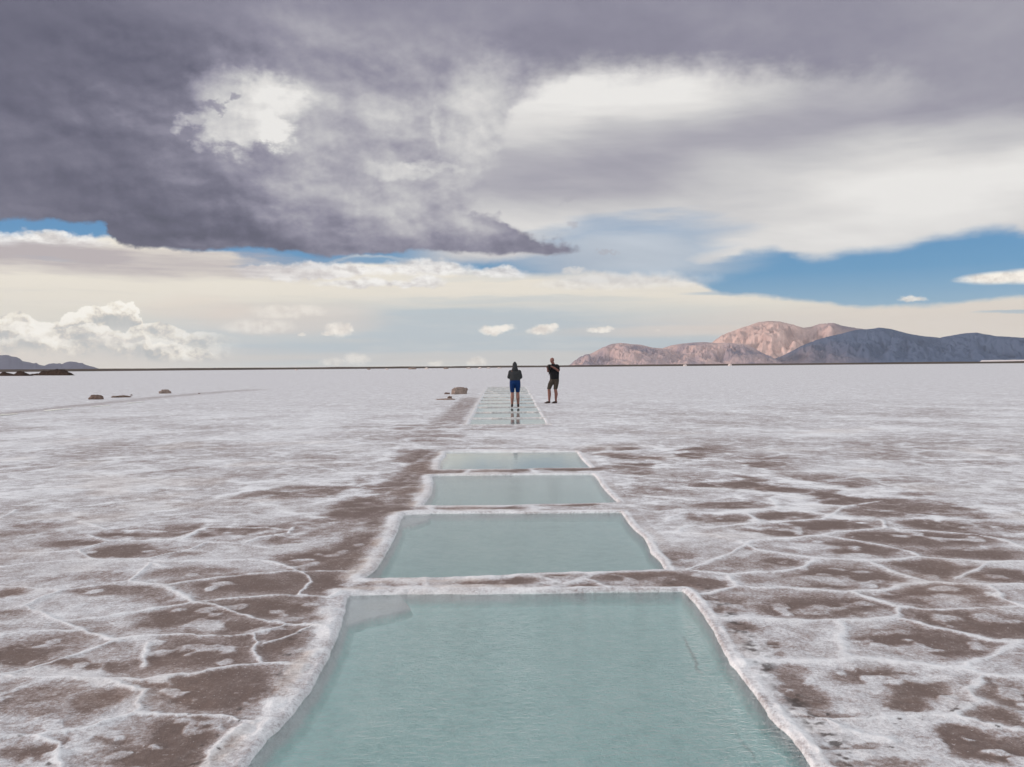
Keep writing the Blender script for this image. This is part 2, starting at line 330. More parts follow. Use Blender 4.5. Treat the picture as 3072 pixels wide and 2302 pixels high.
ridL = [cL(q) for q in [
 [(0,325),(200,318),(460,305),(640,255),(740,245)],[(460,305),(560,355)],[(520,215),(640,245),(740,250),(1100,235),(1200,180),(1240,165),(1400,165),(1600,165),(1740,180)],
 [(0,400),(300,370),(560,355),(700,358),(900,355),(1000,325),(1150,295),(1250,255),(1400,262),(1600,285),(1750,275)],[(900,355),(1000,375),(1200,365),(1500,360),(1620,370),(1740,405),(1820,430),(1860,460),(1885,490),(1840,530),(1820,570)],
 [(900,380),(840,450),(780,495),(1010,515),(1100,500),(1300,470),(1500,450),(1740,430),(1950,425),(2130,425)],[(1490,255),(1560,225),(1740,200),(1760,165)],
 [(0,520),(200,530),(380,540),(500,525),(780,495)],[(1010,515),(1060,560),(1160,620),(1300,630),(1440,685),(1580,720),(1720,750),(1850,755),(1970,765)],
 [(380,540),(230,600),(150,640),(250,690),(340,730),(600,710),(850,670),(1160,620)],[(1160,620),(1400,600),(1600,580),(1820,570),(1980,580),(2060,550)],
 [(0,810),(120,795),(300,790),(480,790),(600,820),(720,850)],[(340,730),(500,790)],[(720,840),(560,900),(380,950),(200,1000),(0,1060)],
 [(720,840),(900,820),(1150,810),(1350,820),(1500,815),(1620,785),(1720,750)],[(1500,815),(1545,860),(1530,910),(1570,980),(1650,985),(1830,995)],
 [(1570,980),(1400,1005),(1200,1040),(1000,1070),(850,1085),(620,1075),(400,1065),(200,1075),(-60,1050)],[(620,1075),(780,1130),(870,1150),(830,1220),(820,1290)],[(860,1000),(900,870)],
 [(820,1290),(1100,1290),(1300,1305),(1540,1335)],[(820,1290),(600,1360),(400,1400),(200,1430),(-80,1435)],[(200,1430),(340,1480),(340,1640)],[(1470,1360),(1350,1450),(1280,1540),(1270,1640)],
 [(1880,760),(1800,800),(1600,860)],[(1000,400),(900,380)],[(100,60),(0,110)],[(480,130),(640,180),(1000,190)]]]
ridR = [cR_(q) for q in [
 [(0,120),(100,80),(300,85),(500,80),(700,55),(900,75)],[(500,85),(580,140),(700,135),(960,120),(1010,95),(1100,40),(1300,10)],[(60,200),(120,160),(280,170),(480,150),(580,140)],
 [(640,-10),(700,55),(900,75),(1010,95),(1200,120),(1400,120),(1600,115),(1900,125),(2212,130)],[(1330,125),(1350,180),(1200,185),(1040,200),(960,220),(760,240),(560,250),(430,250),(280,215),(0,200)],
 [(1350,180),(1600,190),(1900,215),(2060,240),(2212,300)],[(960,220),(1150,250),(1330,275),(1500,320),(1560,350),(1800,370),(2000,385),(2212,380)],[(520,255),(420,320),(250,390),(120,430),(380,460)],
 [(1560,350),(1400,370),(1200,375),(900,360),(700,335),(560,310),(440,260)],[(930,375),(830,420),(700,440),(380,460)],[(1260,385),(1400,440),(1560,490),(1620,500),(1800,510),(2000,520),(2212,520)],
 [(1620,500),(1500,520),(1300,560),(1150,570),(900,555),(700,545),(440,540),(380,470)],[(1150,570),(1300,620),(1450,660),(1440,720),(1200,740),(1080,750),(850,740),(600,735),(350,730)],
 [(1450,660),(1600,675),(1900,670),(2212,655)],[(2000,530),(2060,600),(2212,660)],[(1440,720),(1600,770),(1800,820),(2000,860),(2150,885),(2212,870)],[(1080,750),(1060,850),(1100,930),(1150,990)],[(440,540),(220,580)],
 [(500,1010),(600,985),(800,1000),(1000,985),(1200,980),(1400,1000),(1600,1020),(1800,1040),(2000,960),(2150,885)],[(1800,1040),(1950,1080),(2212,1100)],[(1950,1080),(1870,1180),(1900,1260),(1780,1330),(1500,1350),(1200,1350),(1000,1350),(820,1320)],
 [(1780,1330),(2000,1390),(2300,1440)],[(2000,385),(1900,440),(1780,480)],[(1000,1350),(1100,1420),(1400,1500)]]]
streak = [(cM(q), w_) for q, w_ in [([(380,965),(410,1010),(440,1050)],.03),([(1080,950),(1180,975),(1250,1010)],.03),([(1530,940),(1400,990),(1250,1040)],.035),([(1450,980),(1600,1040)],.02),([(650,275),(690,245)],.05),([(1090,245),(1140,275)],.05),
       ([(420,490),(440,525)],.04),([(1580,480),(1640,485)],.05),([(1090,490),(1120,520)],.05)]]
def ells(cr, lst):                           # (x, y, rx, ry) in a view -> centre and radii on the flat
    o = []
    for q in lst:
        x, y, rx, ry = q[:4]; k = q[4] if len(q) > 4 else 1.0
        c0, = cr([(x, y)]); a, = cr([(x+rx, y)]); u, = cr([(x, y-ry)]); v, = cr([(x, y+ry)])
        o.append((c0[0], (u[1]+v[1])/2, abs(a[0]-c0[0]), (u[1]-v[1])/2, k))
    return o
brownE = ells(cL, [(420,270,200,24,.8),(830,205,290,26),(1400,195,250,26,.9),(720,310,230,42),(1050,320,150,22,.6),(1700,240,150,20,.8),(1960,345,230,52),(1100,430,260,40,.55),(1480,512,370,56,1),(2010,500,200,62,1),(650,545,330,30,.7),(600,450,220,36,.4),(60,570,120,34,.8),
   (1650,660,320,64,1),(1150,700,300,62,.95),(1400,772,240,36,.9),(1680,870,120,88,1),(1250,930,360,80,1),(350,850,260,48,.6),(150,940,240,60,.9),(400,990,230,38,.8),(720,985,120,40,.8),(1350,1130,320,140,1),(200,1170,320,90,.65),(520,1210,220,70,.75),(150,1300,200,60,.5),
   (1150,1420,320,120,1.1),(950,1560,480,90,1.1),(620,1450,180,60,.8),(150,1560,180,70,.8),(2170,60,180,80),(1000,1050,100,16,.4),(1650,1060,60,40,.5),(60,700,130,30,.5),(100,200,160,20,.4),(250,160,150,20,.5),(1900,190,150,40,.5)])
brownE += ells(cL, [(1500,900,600,420,.62),(1250,1350,700,260,.55),(1900,520,420,120,.7),(350,900,420,160,.42),(300,1250,420,160,.4),(1200,560,500,90,.45),(700,260,600,70,.3)])
brownE += ells(cR_, [(380,35,330,24,.8),(1250,80,250,30,.9),(350,110,180,28,.8),(770,100,260,28),(1000,155,340,40,1.05),(1640,155,210,34),(600,205,290,28,.9),(1550,235,530,52,1.05),(1150,300,340,50,.9),(1900,335,330,42,.85),(770,380,120,24,.8),(1150,465,350,80,1.1),(1650,420,210,60),(2050,460,210,44),
   (900,525,320,20,.9),(1700,592,360,78,1.1),(1000,660,370,62,.95),(300,620,130,64,.7),(1850,765,400,90,1.1),(1650,885,440,120,1.1),(480,775,110,30,.8),(600,895,110,36,.9),(650,945,60,50,.6),(1500,1150,350,100,.9),(1500,1265,170,50,.9),(2130,1210,190,130,1.1),(2000,1330,170,60,1),
   (850,1180,100,110,.75),(950,1310,160,34,.8),(1850,1440,170,50,.9),(2050,1530,330,80,1),(1150,1500,150,22,.6),(60,350,110,28,.6),(170,500,240,50,.95),(740,1060,120,30,.6),(2150,1400,120,40,.8),(1300,1620,300,40,.5),(540,300,60,14,.8)])
brownE += ells(cM, [(850,985,340,26),(1780,960,370,34,1.1),(120,990,200,26),(1250,958,110,11),(250,500,190,22,.8),(650,505,200,15,.7),(900,503,150,12,.7),(1400,483,220,10,.9),(550,260,150,12,.7),(950,252,220,12,.9),(1350,243,230,14,1.1),(250,1025,160,16,.5),(1380,1025,110,12,.6),
   (700,104,180,6,.5),(1050,104,200,6,.5),(1300,108,200,5,.4)])
corrid = [cD([(1020,860),(1000,880),(970,905),(940,925)]), cD([(925,975),(905,1010),(890,1045),(870,1075),(840,1110),(815,1140),(780,1180),(735,1215),(690,1240),(640,1270)])]
regions = ells(cD, [(1500,1000,260,42,.75),(1700,1070,420,60,.8),(2000,1140,500,90,.6),(1850,1200,500,60,.7),(620,1060,330,20,.55),(850,1010,110,60,.5),(480,1150,400,50,.5),(980,920,150,14,.5),(920,950,130,24,.35),(1000,862,40,30,.4),(1480,985,160,14,.5),(700,1000,300,30,.22),(1700,900,600,30,.12),(2000,980,400,40,.22),(150,1000,300,40,.2),(250,1100,350,40,.25)])
whiteE = ells(cR_, [(920,670,95,20),(1750,620,180,36),(1400,812,100,14),(1440,912,170,24),(1380,890,60,12),(1700,722,70,14),(2020,725,100,22),(1250,1180,190,26),(1400,1135,120,14),(1680,1110,190,34),(760,520,110,18),(960,492,150,20),(1050,515,90,10),(450,215,130,26),(950,300,190,26),(1200,345,90,12),(1080,420,60,10),(1190,430,60,10),(1280,490,40,8),(1640,470,40,8),(1720,545,70,10),(1130,770,60,14),(2180,1210,70,40),(1500,860,30,8),(2000,1560,80,14),(1890,1475,30,8),(620,915,80,9),(1650,925,60,9),(1730,970,40,7),(1100,722,60,8)])
whiteE += ells(cL, [(1400,915,50,12),(1380,885,60,7),(730,600,50,16),(720,745,90,20),(1480,1150,30,10),(1440,1400,60,12),(900,1500,70,14),(670,1540,60,12),(1830,370,50,8),(520,480,50,12),(200,290,60,8),(1100,660,50,10)])

# ------------------------------------------------------------------ the salt flat: one sheet, fine near the viewer, out to the horizon
fpx = F/3.0
rows = []
dyp = 700.0
while dyp > 1.35:
    rows.append(fpx*CAMH/dyp); dyp -= (.8 if dyp < 450 else 12) if dyp > 8 else max(.12, dyp*.05)
rows += list(np.geomspace(rows[-1]*1.1, 14000, 12))
rows = [-2.5, -1.0, 0.2, 1.0] + rows
u = list(np.arange(-.66, .6601, 1.15/fpx)); o_ = list(np.arange(.663, 1.1, 3.0/fpx)) + [1.15, 1.3, 1.5, 2.5, 5, 10, 30, 100, 400, 2000]
u = np.array([-v for v in reversed(o_)] + u + o_, np.float64)
rows = np.array(rows, np.float64); NR, NC = len(rows), len(u)
APEX = 3.0
Yg = np.repeat(rows[:, None], NC, 1)
near_t = np.clip((rows-1.0)/1.5, 0, 1)[:, None]
Xg = u[None, :]*(Yg + APEX*(1-near_t))
Xg = np.clip(Xg, -14500, 14500); X = Xg.ravel().astype(np.float32); Y = Yg.ravel().astype(np.float32)
SPy = np.gradient(rows)[:, None].repeat(NC, 1).ravel().astype(np.float32)
N = X.size
core = (Y > 1.5) & (np.abs(X) < Y*1.1)
sp = SPy
# gentle wander so no outline stays ruler straight
wx = X + fbm(X, Y, .45, 5, 3, .68, sp=sp)*.17; wy = Y + fbm(X, Y, .45, 5, 9, .68, sp=sp)*.17
salt = .68 + (.34+.22*sstep(8, 16, Y))*fbm(X, Y*.9, 1.7, 5, 21, .66, sp=sp) + .14*fbm(X, Y, .35, 3, 23, sp=sp)
hgt = fbm(X, Y, 1.2, 5, 5, .5, sp=sp)*.008 + fbm(X, Y, .08, 3, 6, .6, sp=sp)*.006
# brown, salt-free ground
br = np.zeros(N, np.float32)
nb = fbm(X, Y, .35, 5, 31, .6, sp=sp)
def addell(E, arr, soft_noise, op):
    for (cx, cy, rx, ry, k) in E:
        m = (np.abs(X-cx) < rx*1.9) & (np.abs(Y-cy) < ry*1.9)
        if not m.any(): continue
        d = np.hypot((wx[m]-cx)/rx, (wy[m]-cy)/ry) + nb[m]*soft_noise
        v = np.minimum(1, k*1.12)*sstep(1.5, .55, d)
        arr[m] = np.maximum(arr[m], v) if op == 'max' else arr[m]*(1-v)
addell(brownE, br, .85, 'max')
for q in corrid:
    qa = np.array(q); m = (Y > qa[:, 1].min()-3) & (Y < qa[:, 1].max()+3) & (np.abs(X) < 6)
    wdt = .05*Y[m]**.5 + .16
    br[m] = np.maximum(br[m], .9*sstep(1.6, .4, segdist(wx[m], wy[m], q)/wdt + nb[m]*2.0)*np.where(Y[m] > 15, .6, 1))
# cells further off, grown by the same rule
reg = np.zeros(N, np.float32)
for (cx, cy, rx, ry, k) in regions:
    d = np.hypot((X-cx)/rx, (Y-cy)/ry); reg = np.maximum(reg, k*sstep(1.5, .3, d + fbm(X, Y, 2.0, 3, 44, sp=sp)*.5))
wv = fbm(X, Y, .8, 3, 51, sp=sp)*.35
vd = voronoi(X+wv, Y-wv, 1.15, 5)
vis = np.clip(1.15/(4*sp), 0, 1)
outf = sstep(.63, .72, np.abs(X)/np.maximum(Y, .5))*sstep(1.0, 1.6, Y)*sstep(14, 8, Y)
reg = np.maximum(reg, outf*(.45+.8*fbm(X, Y, 2.5, 3, 45, sp=sp)))
fl_ = fbm(X, Y, .75, 5, 58, .68, sp=sp)
auto = reg*(.35*sstep(.04, .22, vd + nb*.2)*vis + 1.15*sstep(-.02, .20, fl_ + .12*vis*(vd-.15)/.15) + (1-vis)*.1)
traced = sstep(7.6, 6.6, Y) * core * (1-outf)
br = np.maximum(br, auto*(1-traced))
base_b = sstep(.05, .5, fbm(X, Y, 1.6, 5, 61, .6, sp=sp) + .12*nb)*.42     # faint, thinly covered spots everywhere
br = np.maximum(br, base_b*np.where(Y < 14, 1, .8))
addell(whiteE, br, 1.0, 'mul')
br = br*(1 - .9*sstep(.16, .34, fbm(X, Y, .14, 3, 71, .6, sp=sp))*np.clip(.14/(2*sp), 0, 1))
# white salt ridges
rid = np.zeros(N, np.float32); halo = np.zeros(N, np.float32)
wx2 = X + fbm(X, Y, .16, 5, 13, .72, sp=sp)*.06; wy2 = Y + fbm(X, Y, .16, 5, 19, .72, sp=sp)*.06
for S, w_, hw in ((ridL, .0145, .045), (ridR, .024, .10)):
    for q in S:
        qa = np.array(q); m = (X > qa[:, 0].min()-.3) & (X < qa[:, 0].max()+.3) & (Y > qa[:, 1].min()-.3) & (Y < qa[:, 1].max()+.3)
        if not m.any(): continue
        d = segdist(wx2[m], wy2[m], q)
        w2_ = w_*(1+1.1*fbm(X[m], Y[m], .5, 3, 77, sp=sp[m])+1.0*fbm(X[m], Y[m], .07, 3, 78, .7, sp=sp[m]))
        rid[m] = np.maximum(rid[m], np.exp(-(d/w2_)**2)); halo[m] = np.maximum(halo[m], np.exp(-(d/hw)**2))
for q, w_ in streak:
    qa = np.array(q); m = (np.abs(X-qa[:, 0].mean()) < 1.5) & (np.abs(Y-qa[:, 1].mean()) < 1.5)
    d = segdist(wx2[m], wy2[m], q); rid[m] = np.maximum(rid[m], np.exp(-(d/w_)**2)*.9)
ar = np.exp(-((vd+.05*nb)/.045)**2)*vis*(1-traced)*sstep(-.25, .35, fbm(X, Y, .9, 3, 57, sp=sp))*(.15+.5*np.clip(reg*2, 0, 1))*(Y > 1.5)
rid = np.maximum(rid, ar*.25)
# pools
pd = np.full(N, 9.0, np.float32); rightside = np.zeros(N, np.float32)
for q in pools:
    qa = np.array(q); mrg = 1.0
    m = (X > qa[:, 0].min()-mrg) & (X < qa[:, 0].max()+mrg) & (Y > qa[:, 1].min()-mrg) & (Y < qa[:, 1].max()+mrg)
    jx = wx2[m]*.35 + X[m]*.65; jy = wy2[m]*.35 + Y[m]*.65
    d = segdist(jx, jy, q + [q[0]]); d = np.where(inside(jx, jy, q), -d, d)
    pd[m] = np.minimum(pd[m], d)
    rightside[m] = np.maximum(rightside[m], sstep(.35, .75, (X[m]-qa[:, 0].min())/(np.ptp(qa[:, 0])+1e-6)))
cx0 = np.interp(Y, [2, 6, 14, 60], [.02, .0, -.05, .0]); left = sstep(.1, -.1, X - cx0)
farf = sstep(16, 20, Y)
pd = pd - .022*left*(1-farf)
rimw = .020 + .022*left + .01*farf
rimc = np.exp(-((pd-.03-.04*left)/(rimw+.03*left))**2)*(pd > -.3)
rimn = fbm(X, Y, .09, 3, 81, .6, sp=sp)
salt_rim = np.clip(rimc*1.0*(1+1.6*rimn), 0, 1)
br = br*(1 - sstep(.075+.04*left, .015+.025*left, pd + rimn*.08))
dirt = np.clip(np.exp(-((pd-.13-.06*left)/.05)**2)*sstep(.05, .3, fbm(X, Y, .035, 3, 91, .7, sp=sp*.6) + .04 - .16*left), 0, 1)*(Y < 16)
dirt = np.maximum(dirt, .9*sstep(.40, .48, fbm(X, Y, .035, 2, 95, .7, sp=sp))*sstep(.35, .7, halo + .3*salt_rim)*(Y < 9))
warm = np.clip(np.exp(-((pd-.10)/.045)**2)*(.9*left+.35) * sstep(-.25, .3, fbm(X, Y, .3, 3, 97, sp=sp)), 0, 1)
warm = np.maximum(warm, .5*sstep(.15, .5, fbm(X, Y, .9, 4, 99, sp=sp)))
# combine to salt cover 0 = bare brown crust, 1 = thick white salt
speck = fbm(X, Y, .03, 2, 101, .7, sp=sp)
s_ = np.clip(salt - .07*sstep(9, 5, Y), .30, .93)
s_ = s_*(1-np.clip(br, 0, 1)) + .03*np.clip(br, 0, 1)
s_ = s_ + (.84-s_)*np.clip(halo*(.38-.18*(X < 0)), 0, 1)*(1-.5*br)
s_ = s_ + (.93-s_)*np.clip(rid*.9, 0, 1)
s_ = s_ + (.88+.25*rimn-s_)*salt_rim*(1-.35*warm)*.9
s_ = np.clip(s_ + speck*.10, 0, 1)
# channel at left
dch = segdist(X, Y, chan); chm = (Y > 14) & (Y < 60) & (X < 0)
chv = np.exp(-(dch/(.30+.010*Y))**2)*chm
s_ = s_*(1-.38*chv)
hgt = hgt + rid*.005 + halo*.002 - np.clip(br, 0, 1)*.004 + speck*.0015
rimh = salt_rim*(.003+.018*rimn)*(1-.3*farf)
hgt = np.where(pd > 0, hgt + rimh, hgt)
hgt = hgt - .010*chv
# basin: gentle white beach on the left, a cut edge on the right
deep = -.085 + .012*fbm(X, Y, .5, 3, 111, sp=sp)
bw = .05 + .05*left + .03*farf
floorz = np.where(pd < 0, np.maximum(deep, deep*sstep(0, 1, -pd/bw)), 0)
for q in (shelf1, shelf2):
    qa = np.array(q); m = (np.abs(X-qa[:, 0].mean()) < 1) & (np.abs(Y-qa[:, 1].mean()) < 1.2)
    d = segdist(X[m], Y[m], q+[q[0]]); d = np.where(inside(X[m], Y[m], q), -d, d) + rimn[m]*.02
    floorz[m] = np.maximum(floorz[m], -.034 - .08*sstep(-.01, .03, d))*(pd[m] < 0)
t_ = sstep(.0, -.035, pd)
Z = hgt*(1-t_) + floorz*t_ - .01*t_
Z = np.where(pd < 0, np.minimum(Z, hgt+.01), Z)
ledge = np.exp(-((pd+.16+.03*rimn)/.008)**2)*rightside*(Y < 4.75)*sstep(-.3, .2, fbm(X, Y, .4, 3, 66, sp=sp))
pool = sstep(.0, -.03, pd)*sstep(-.046, -.080, Z)
s_ = np.where(pd < 0, s_ + (.93-s_)*sstep(.0, -.04, pd), s_)
# let the relief die out towards the horizon and outside the core
Z = Z*np.clip(1.5-Y/200, 0, 1); Z = np.where(core, Z, Z*.3)
Z = np.where((Y < 1.2), 0, Z)
me = bpy.data.meshes.new('salt_flat')
idx = np.arange(N).reshape(NR, NC)
quads = np.stack([idx[:-1, :-1], idx[:-1, 1:], idx[1:, 1:], idx[1:, :-1]], -1).reshape(-1, 4)
co = np.stack([X, Y, Z], -1)
extra = np.array([[-14500, -14000, 0], [14500, -14000, 0], [14500, -2.5, 0], [-14500, -2.5, 0]], np.float32)
co = np.vstack([co, extra]); quads = np.vstack([quads, [[N, N+1, N+2, N+3]]])
me.vertices.add(len(co)); me.vertices.foreach_set('co', co.astype(np.float32).ravel())
me.loops.add(quads.size); me.loops.foreach_set('vertex_index', quads.ravel().astype(np.int32))
me.polygons.add(len(quads)); me.polygons.foreach_set('loop_start', (np.arange(len(quads))*4).astype(np.int32))
me.polygons.foreach_set('use_smooth', np.ones(len(quads), bool))
me.update(calc_edges=True)
def attr(name, v):
    a = me.attributes.new(name, 'FLOAT', 'POINT'); vv = np.zeros(len(co), np.float32) + (.7 if name == 'salt' else 0); vv[:N] = v; a.data.foreach_set('value', vv)
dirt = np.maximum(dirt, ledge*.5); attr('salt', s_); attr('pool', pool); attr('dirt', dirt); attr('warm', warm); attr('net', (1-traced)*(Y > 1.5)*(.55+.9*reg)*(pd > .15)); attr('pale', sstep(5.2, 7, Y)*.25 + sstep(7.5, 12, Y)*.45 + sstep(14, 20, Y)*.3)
ground = bpy.data.objects.new('salt_flat', me); COL.objects.link(ground); ground['kind'] = 'structure'

def material(name, color=(.5,.5,.5), rough=.8, spec=.3, var=.0, scale=20, bump=0.0, bscale=60):
    m = bpy.data.materials.new(name); m.use_nodes = True; t = m.node_tree
    b = t.nodes['Principled BSDF']; b.inputs['Roughness'].default_value = rough; b.inputs['Specular IOR Level'].default_value = spec
    tcn = t.nodes.new('ShaderNodeTexCoord')
    n = noise(t, tcn.outputs['Object'], scale, 5, .6)
    col = ramp(t, n, [(.25, tuple(v*(1-var) for v in color)), (.75, tuple(min(1, v*(1+var)) for v in color))])
    t.links.new(col.s, b.inputs['Base Color'])
    if bump:
        n2 = noise(t, tcn.outputs['Object'], bscale, 5, .6); bp = t.nodes.new('ShaderNodeBump'); bp.inputs['Distance'].default_value = bump
        t.links.new(n2.s, bp.inputs['Height']); t.links.new(bp.outputs[0], b.inputs['Normal'])
    return m
gm = bpy.data.materials.new('salt_crust'); gm.use_nodes = True; t = gm.node_tree; b = t.nodes['Principled BSDF']
def at(n):
    a = t.nodes.new('ShaderNodeAttribute'); a.attribute_name = n; return NV(t, a.outputs['Fac'])
geo = t.nodes.new('ShaderNodeNewGeometry'); P = geo.outputs['Position']
n1 = noise(t, P, 45.0, 6, .65); n2 = noise(t, P, 9.0, 5, .6); n3 = noise(t, P, 160.0, 3, .6); n4 = noise(t, P, 1.3, 4, .6)
n5 = noise(t, P, 3.2, 5, .6)  # patchy salt tone, also carrying the shading of low crust humps as colour
s0 = at('salt'); kk = s0*(1.0-s0)*2.4 + .34
wv = noise(t, P, 1.6, 4, .6, color=True)
vm = t.nodes.new('ShaderNodeVectorMath'); vm.operation = 'MULTIPLY_ADD'; t.links.new(wv.s, vm.inputs[0]); vm.inputs[1].default_value = (.7,.7,0); t.links.new(P, vm.inputs[2])
def vor(sc):
    v = t.nodes.new('ShaderNodeTexVoronoi'); v.feature = 'DISTANCE_TO_EDGE'; v.inputs['Scale'].default_value = sc; t.links.new(vm.outputs[0], v.inputs['Vector']); return NV(t, v.outputs['Distance'])
va, vb = vor(1.0), vor(2.3)
net = va.ss(.10, .0)*n5.ss(.36, .56)*.9 + vb.ss(.13, .0)*n2.ss(.42, .58)*.45 - va.ss(.12, .4)*.16
wsp = noise(t, P, 60.0, 3, .7).ss(.60, .70); dsp = noise(t, P, 38.0, 4, .7).ss(.62, .72)
sa = (s0 + wsp*(1.0-s0)*.42 - dsp*s0*.30 + net*at('net')*.34 + ((n1-.5)*1.25 + (n3-.5)*.8 + (n2-.5)*.9 + (n5-.5)*.7)*kk).clamp()
cs = ramp(t, sa, [(0, (.165,.120,.106)), (.14, (.215,.165,.150)), (.34, (.340,.285,.275)), (.55, (.500,.478,.495)), (.74, (.670,.670,.693)), (1, (.84,.848,.872))])
cs = mixc(t, (at('warm')*.55).clamp(), cs, mixc(t, sa, (.26,.175,.14), (.70,.61,.55)))
cs = mixc(t, ((n4-.45)*.9).clamp(), cs, mixc(t, sa, (.17,.125,.10), (.66,.63,.62)))
nf = noise(t, P, 16.0, 6, .62); nf2 = noise(t, P, 2.2, 4, .6)
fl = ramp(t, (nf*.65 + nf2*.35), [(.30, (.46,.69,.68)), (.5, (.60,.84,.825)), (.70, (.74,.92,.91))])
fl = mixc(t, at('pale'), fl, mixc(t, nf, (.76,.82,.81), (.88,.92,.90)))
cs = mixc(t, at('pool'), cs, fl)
cs = mixc(t, (at('dirt')*1.1 + (n3-.5)*at('dirt')*2.0).clamp()*.85, cs, (.06,.045,.04))
t.links.new(cs.s, b.inputs['Base Color']); b.inputs['Roughness'].default_value = .75; b.inputs['Specular IOR Level'].default_value = .25
bp = t.nodes.new('ShaderNodeBump'); bp.inputs['Distance'].default_value = .011; bp.inputs['Strength'].default_value = .8
t.links.new((n1*.7+n3*.3).s, bp.inputs['Height']); t.links.new(bp.outputs[0], b.inputs['Normal'])
me.materials.append(gm)

# ------------------------------------------------------------------ water: tinted, clear, sky-reflecting
def water_mat(name, tint, ripple, rscale, ior=1.40):
    m = bpy.data.materials.new(name); m.use_nodes = True; t = m.node_tree; t.nodes.clear()
    o = t.nodes.new('ShaderNodeOutputMaterial'); tr = t.nodes.new('ShaderNodeBsdfTransparent'); gl = t.nodes.new('ShaderNodeBsdfGlossy'); mx = t.nodes.new('ShaderNodeMixShader'); fr = t.nodes.new('ShaderNodeFresnel')
    tr.inputs[0].default_value = tint + (1,); gl.inputs['Roughness'].default_value = .04; gl.inputs[0].default_value = (.95,.96,.96,1); fr.inputs[0].default_value = ior
    g = t.nodes.new('ShaderNodeNewGeometry'); x, y, z = sep(t, g.outputs['Position'])
    v = comb(t, x*.55, y*1.2, z)
    h = noise(t, v, rscale, 3, .5, .6)*.7 + noise(t, v, rscale*3.1, 2, .5)*.3
    bp = t.nodes.new('ShaderNodeBump'); bp.inputs['Distance'].default_value = ripple; t.links.new(h.s, bp.inputs['Height'])
    t.links.new(bp.outputs[0], gl.inputs['Normal']); t.links.new(bp.outputs[0], fr.inputs['Normal'])
    t.links.new(fr.outputs[0], mx.inputs[0]); t.links.new(tr.outputs[0], mx.inputs[1]); t.links.new(gl.outputs[0], mx.inputs[2]); t.links.new(mx.outputs[0], o.inputs[0])
    return m
wm_near = water_mat('pool_water_rippled', (.94,.985,.98), .013, 34.0)
wm_mid = water_mat('pool_water_light_ripple', (.94,.985,.98), .0035, 26.0, 1.5)
wm_far = water_mat('pool_water_still', (.92,.965,.96), .0010, 9.0, 1.55)
def flat_poly(name, pts, z, mat, grow=.0):
    qa = np.array(pts); cx, cy = qa.mean(0)
    bm = bmesh.new(); vs = []
    for (x, y) in pts:
        dx_, dy_ = x-cx, y-cy; r = math.hypot(dx_, dy_) or 1
        vs.append(bm.verts.new((x+dx_/r*grow, y+dy_/r*grow, z)))
    bm.faces.new(vs); bmesh.ops.triangulate(bm, faces=bm.faces[:]); bm.normal_update()
    for f in bm.faces:
        if f.normal.z < 0: f.normal_flip()
    m_ = bpy.data.meshes.new(name); bm.to_mesh(m_); bm.free(); m_.materials.append(mat)
    ob = bpy.data.objects.new(name, m_); COL.objects.link(ob); ob['kind'] = 'structure'; return ob
for i, q in enumerate(pools):
    flat_poly('pool_water', q, WL if i < 4 else -.018, wm_near if i < 1 else wm_mid if i < 3 else wm_far, .02)
dm = material('divider_crust', (.60,.58,.575), .9, .2, .35, 14, .01, 40)
for k, yd in enumerate(divs):
    xa, xb = lerpx(lnear, lfar, yd)-.10, lerpx(rnear, rfar, yd)+.10
    bm = bmesh.new(); ringp = None; nn = 60
    for i in range(nn+1):
        f = i/nn; x = xa+(xb-xa)*f; yy = yd + .03*math.sin(f*9+k) + .02*math.sin(f*23+k*2)
        wd = .062 + .02*math.sin(f*31+k*3) + .02*random.random(); hh = .012 + .008*random.random()
        ring = [bm.verts.new((x, yy-wd, -.06)), bm.verts.new((x, yy-wd*.6, hh*.6-.004)), bm.verts.new((x, yy, hh)), bm.verts.new((x, yy+wd*.6, hh*.6-.004)), bm.verts.new((x, yy+wd, -.06))]
        if ringp:
            for a_ in range(4): bm.faces.new((ringp[a_], ring[a_], ring[a_+1], ringp[a_+1]))
        ringp = ring
    bm.normal_update(); m_ = bpy.data.meshes.new('salt_divider'); bm.to_mesh(m_); bm.free(); m_.materials.append(dm)
    ob = bpy.data.objects.new('salt_divider', m_); COL.objects.link(ob); ob['kind'] = 'structure'
for q in chw: flat_poly('channel_water', q, .012, wm_far, 0)
# ------------------------------------------------------------------ low brown shore, hills and mountain beyond the salt
def grid_mesh(name, Xa, Ya, Za, mat, smooth=True):
    nr, nc = Xa.shape; idx = np.arange(nr*nc).reshape(nr, nc)
    q = np.stack([idx[:-1, :-1], idx[:-1, 1:], idx[1:, 1:], idx[1:, :-1]], -1).reshape(-1, 4)
    m = bpy.data.meshes.new(name); m.from_pydata(np.stack([Xa, Ya, Za], -1).reshape(-1, 3).tolist(), [], q.tolist()); m.update()
    m.polygons.foreach_set('use_smooth', np.full(len(m.polygons), smooth))
    m.materials.append(mat); ob = bpy.data.objects.new(name, m); COL.objects.link(ob); return ob
def tag(o, label, cat, group=None, kind=None):
    o['label'] = label; o['category'] = cat
    if group: o['group'] = group
    if kind: o['kind'] = kind
    return o
def azd(xs, ys=1100):
    d = ray(xs, ys); return math.atan2(d.x, d.y), d.z/math.hypot(d.x, d.y)
azs_ = np.radians(np.linspace(-50, 50, 700)); rs = np.array([1450, 1500, 1560, 1700, 1900, 2300, 3000, 5000, 8000, 11000, 14200.])
A_, R_ = np.meshgrid(azs_, rs)
wob = fbm(A_*1500, R_*0+3, 60, 5, 3)
Xs, Ys = np.sin(A_)*R_, np.cos(A_)*R_
top_h = 3.3 + 1.0*np.clip(-A_/.6, 0, 1) + wob*.7
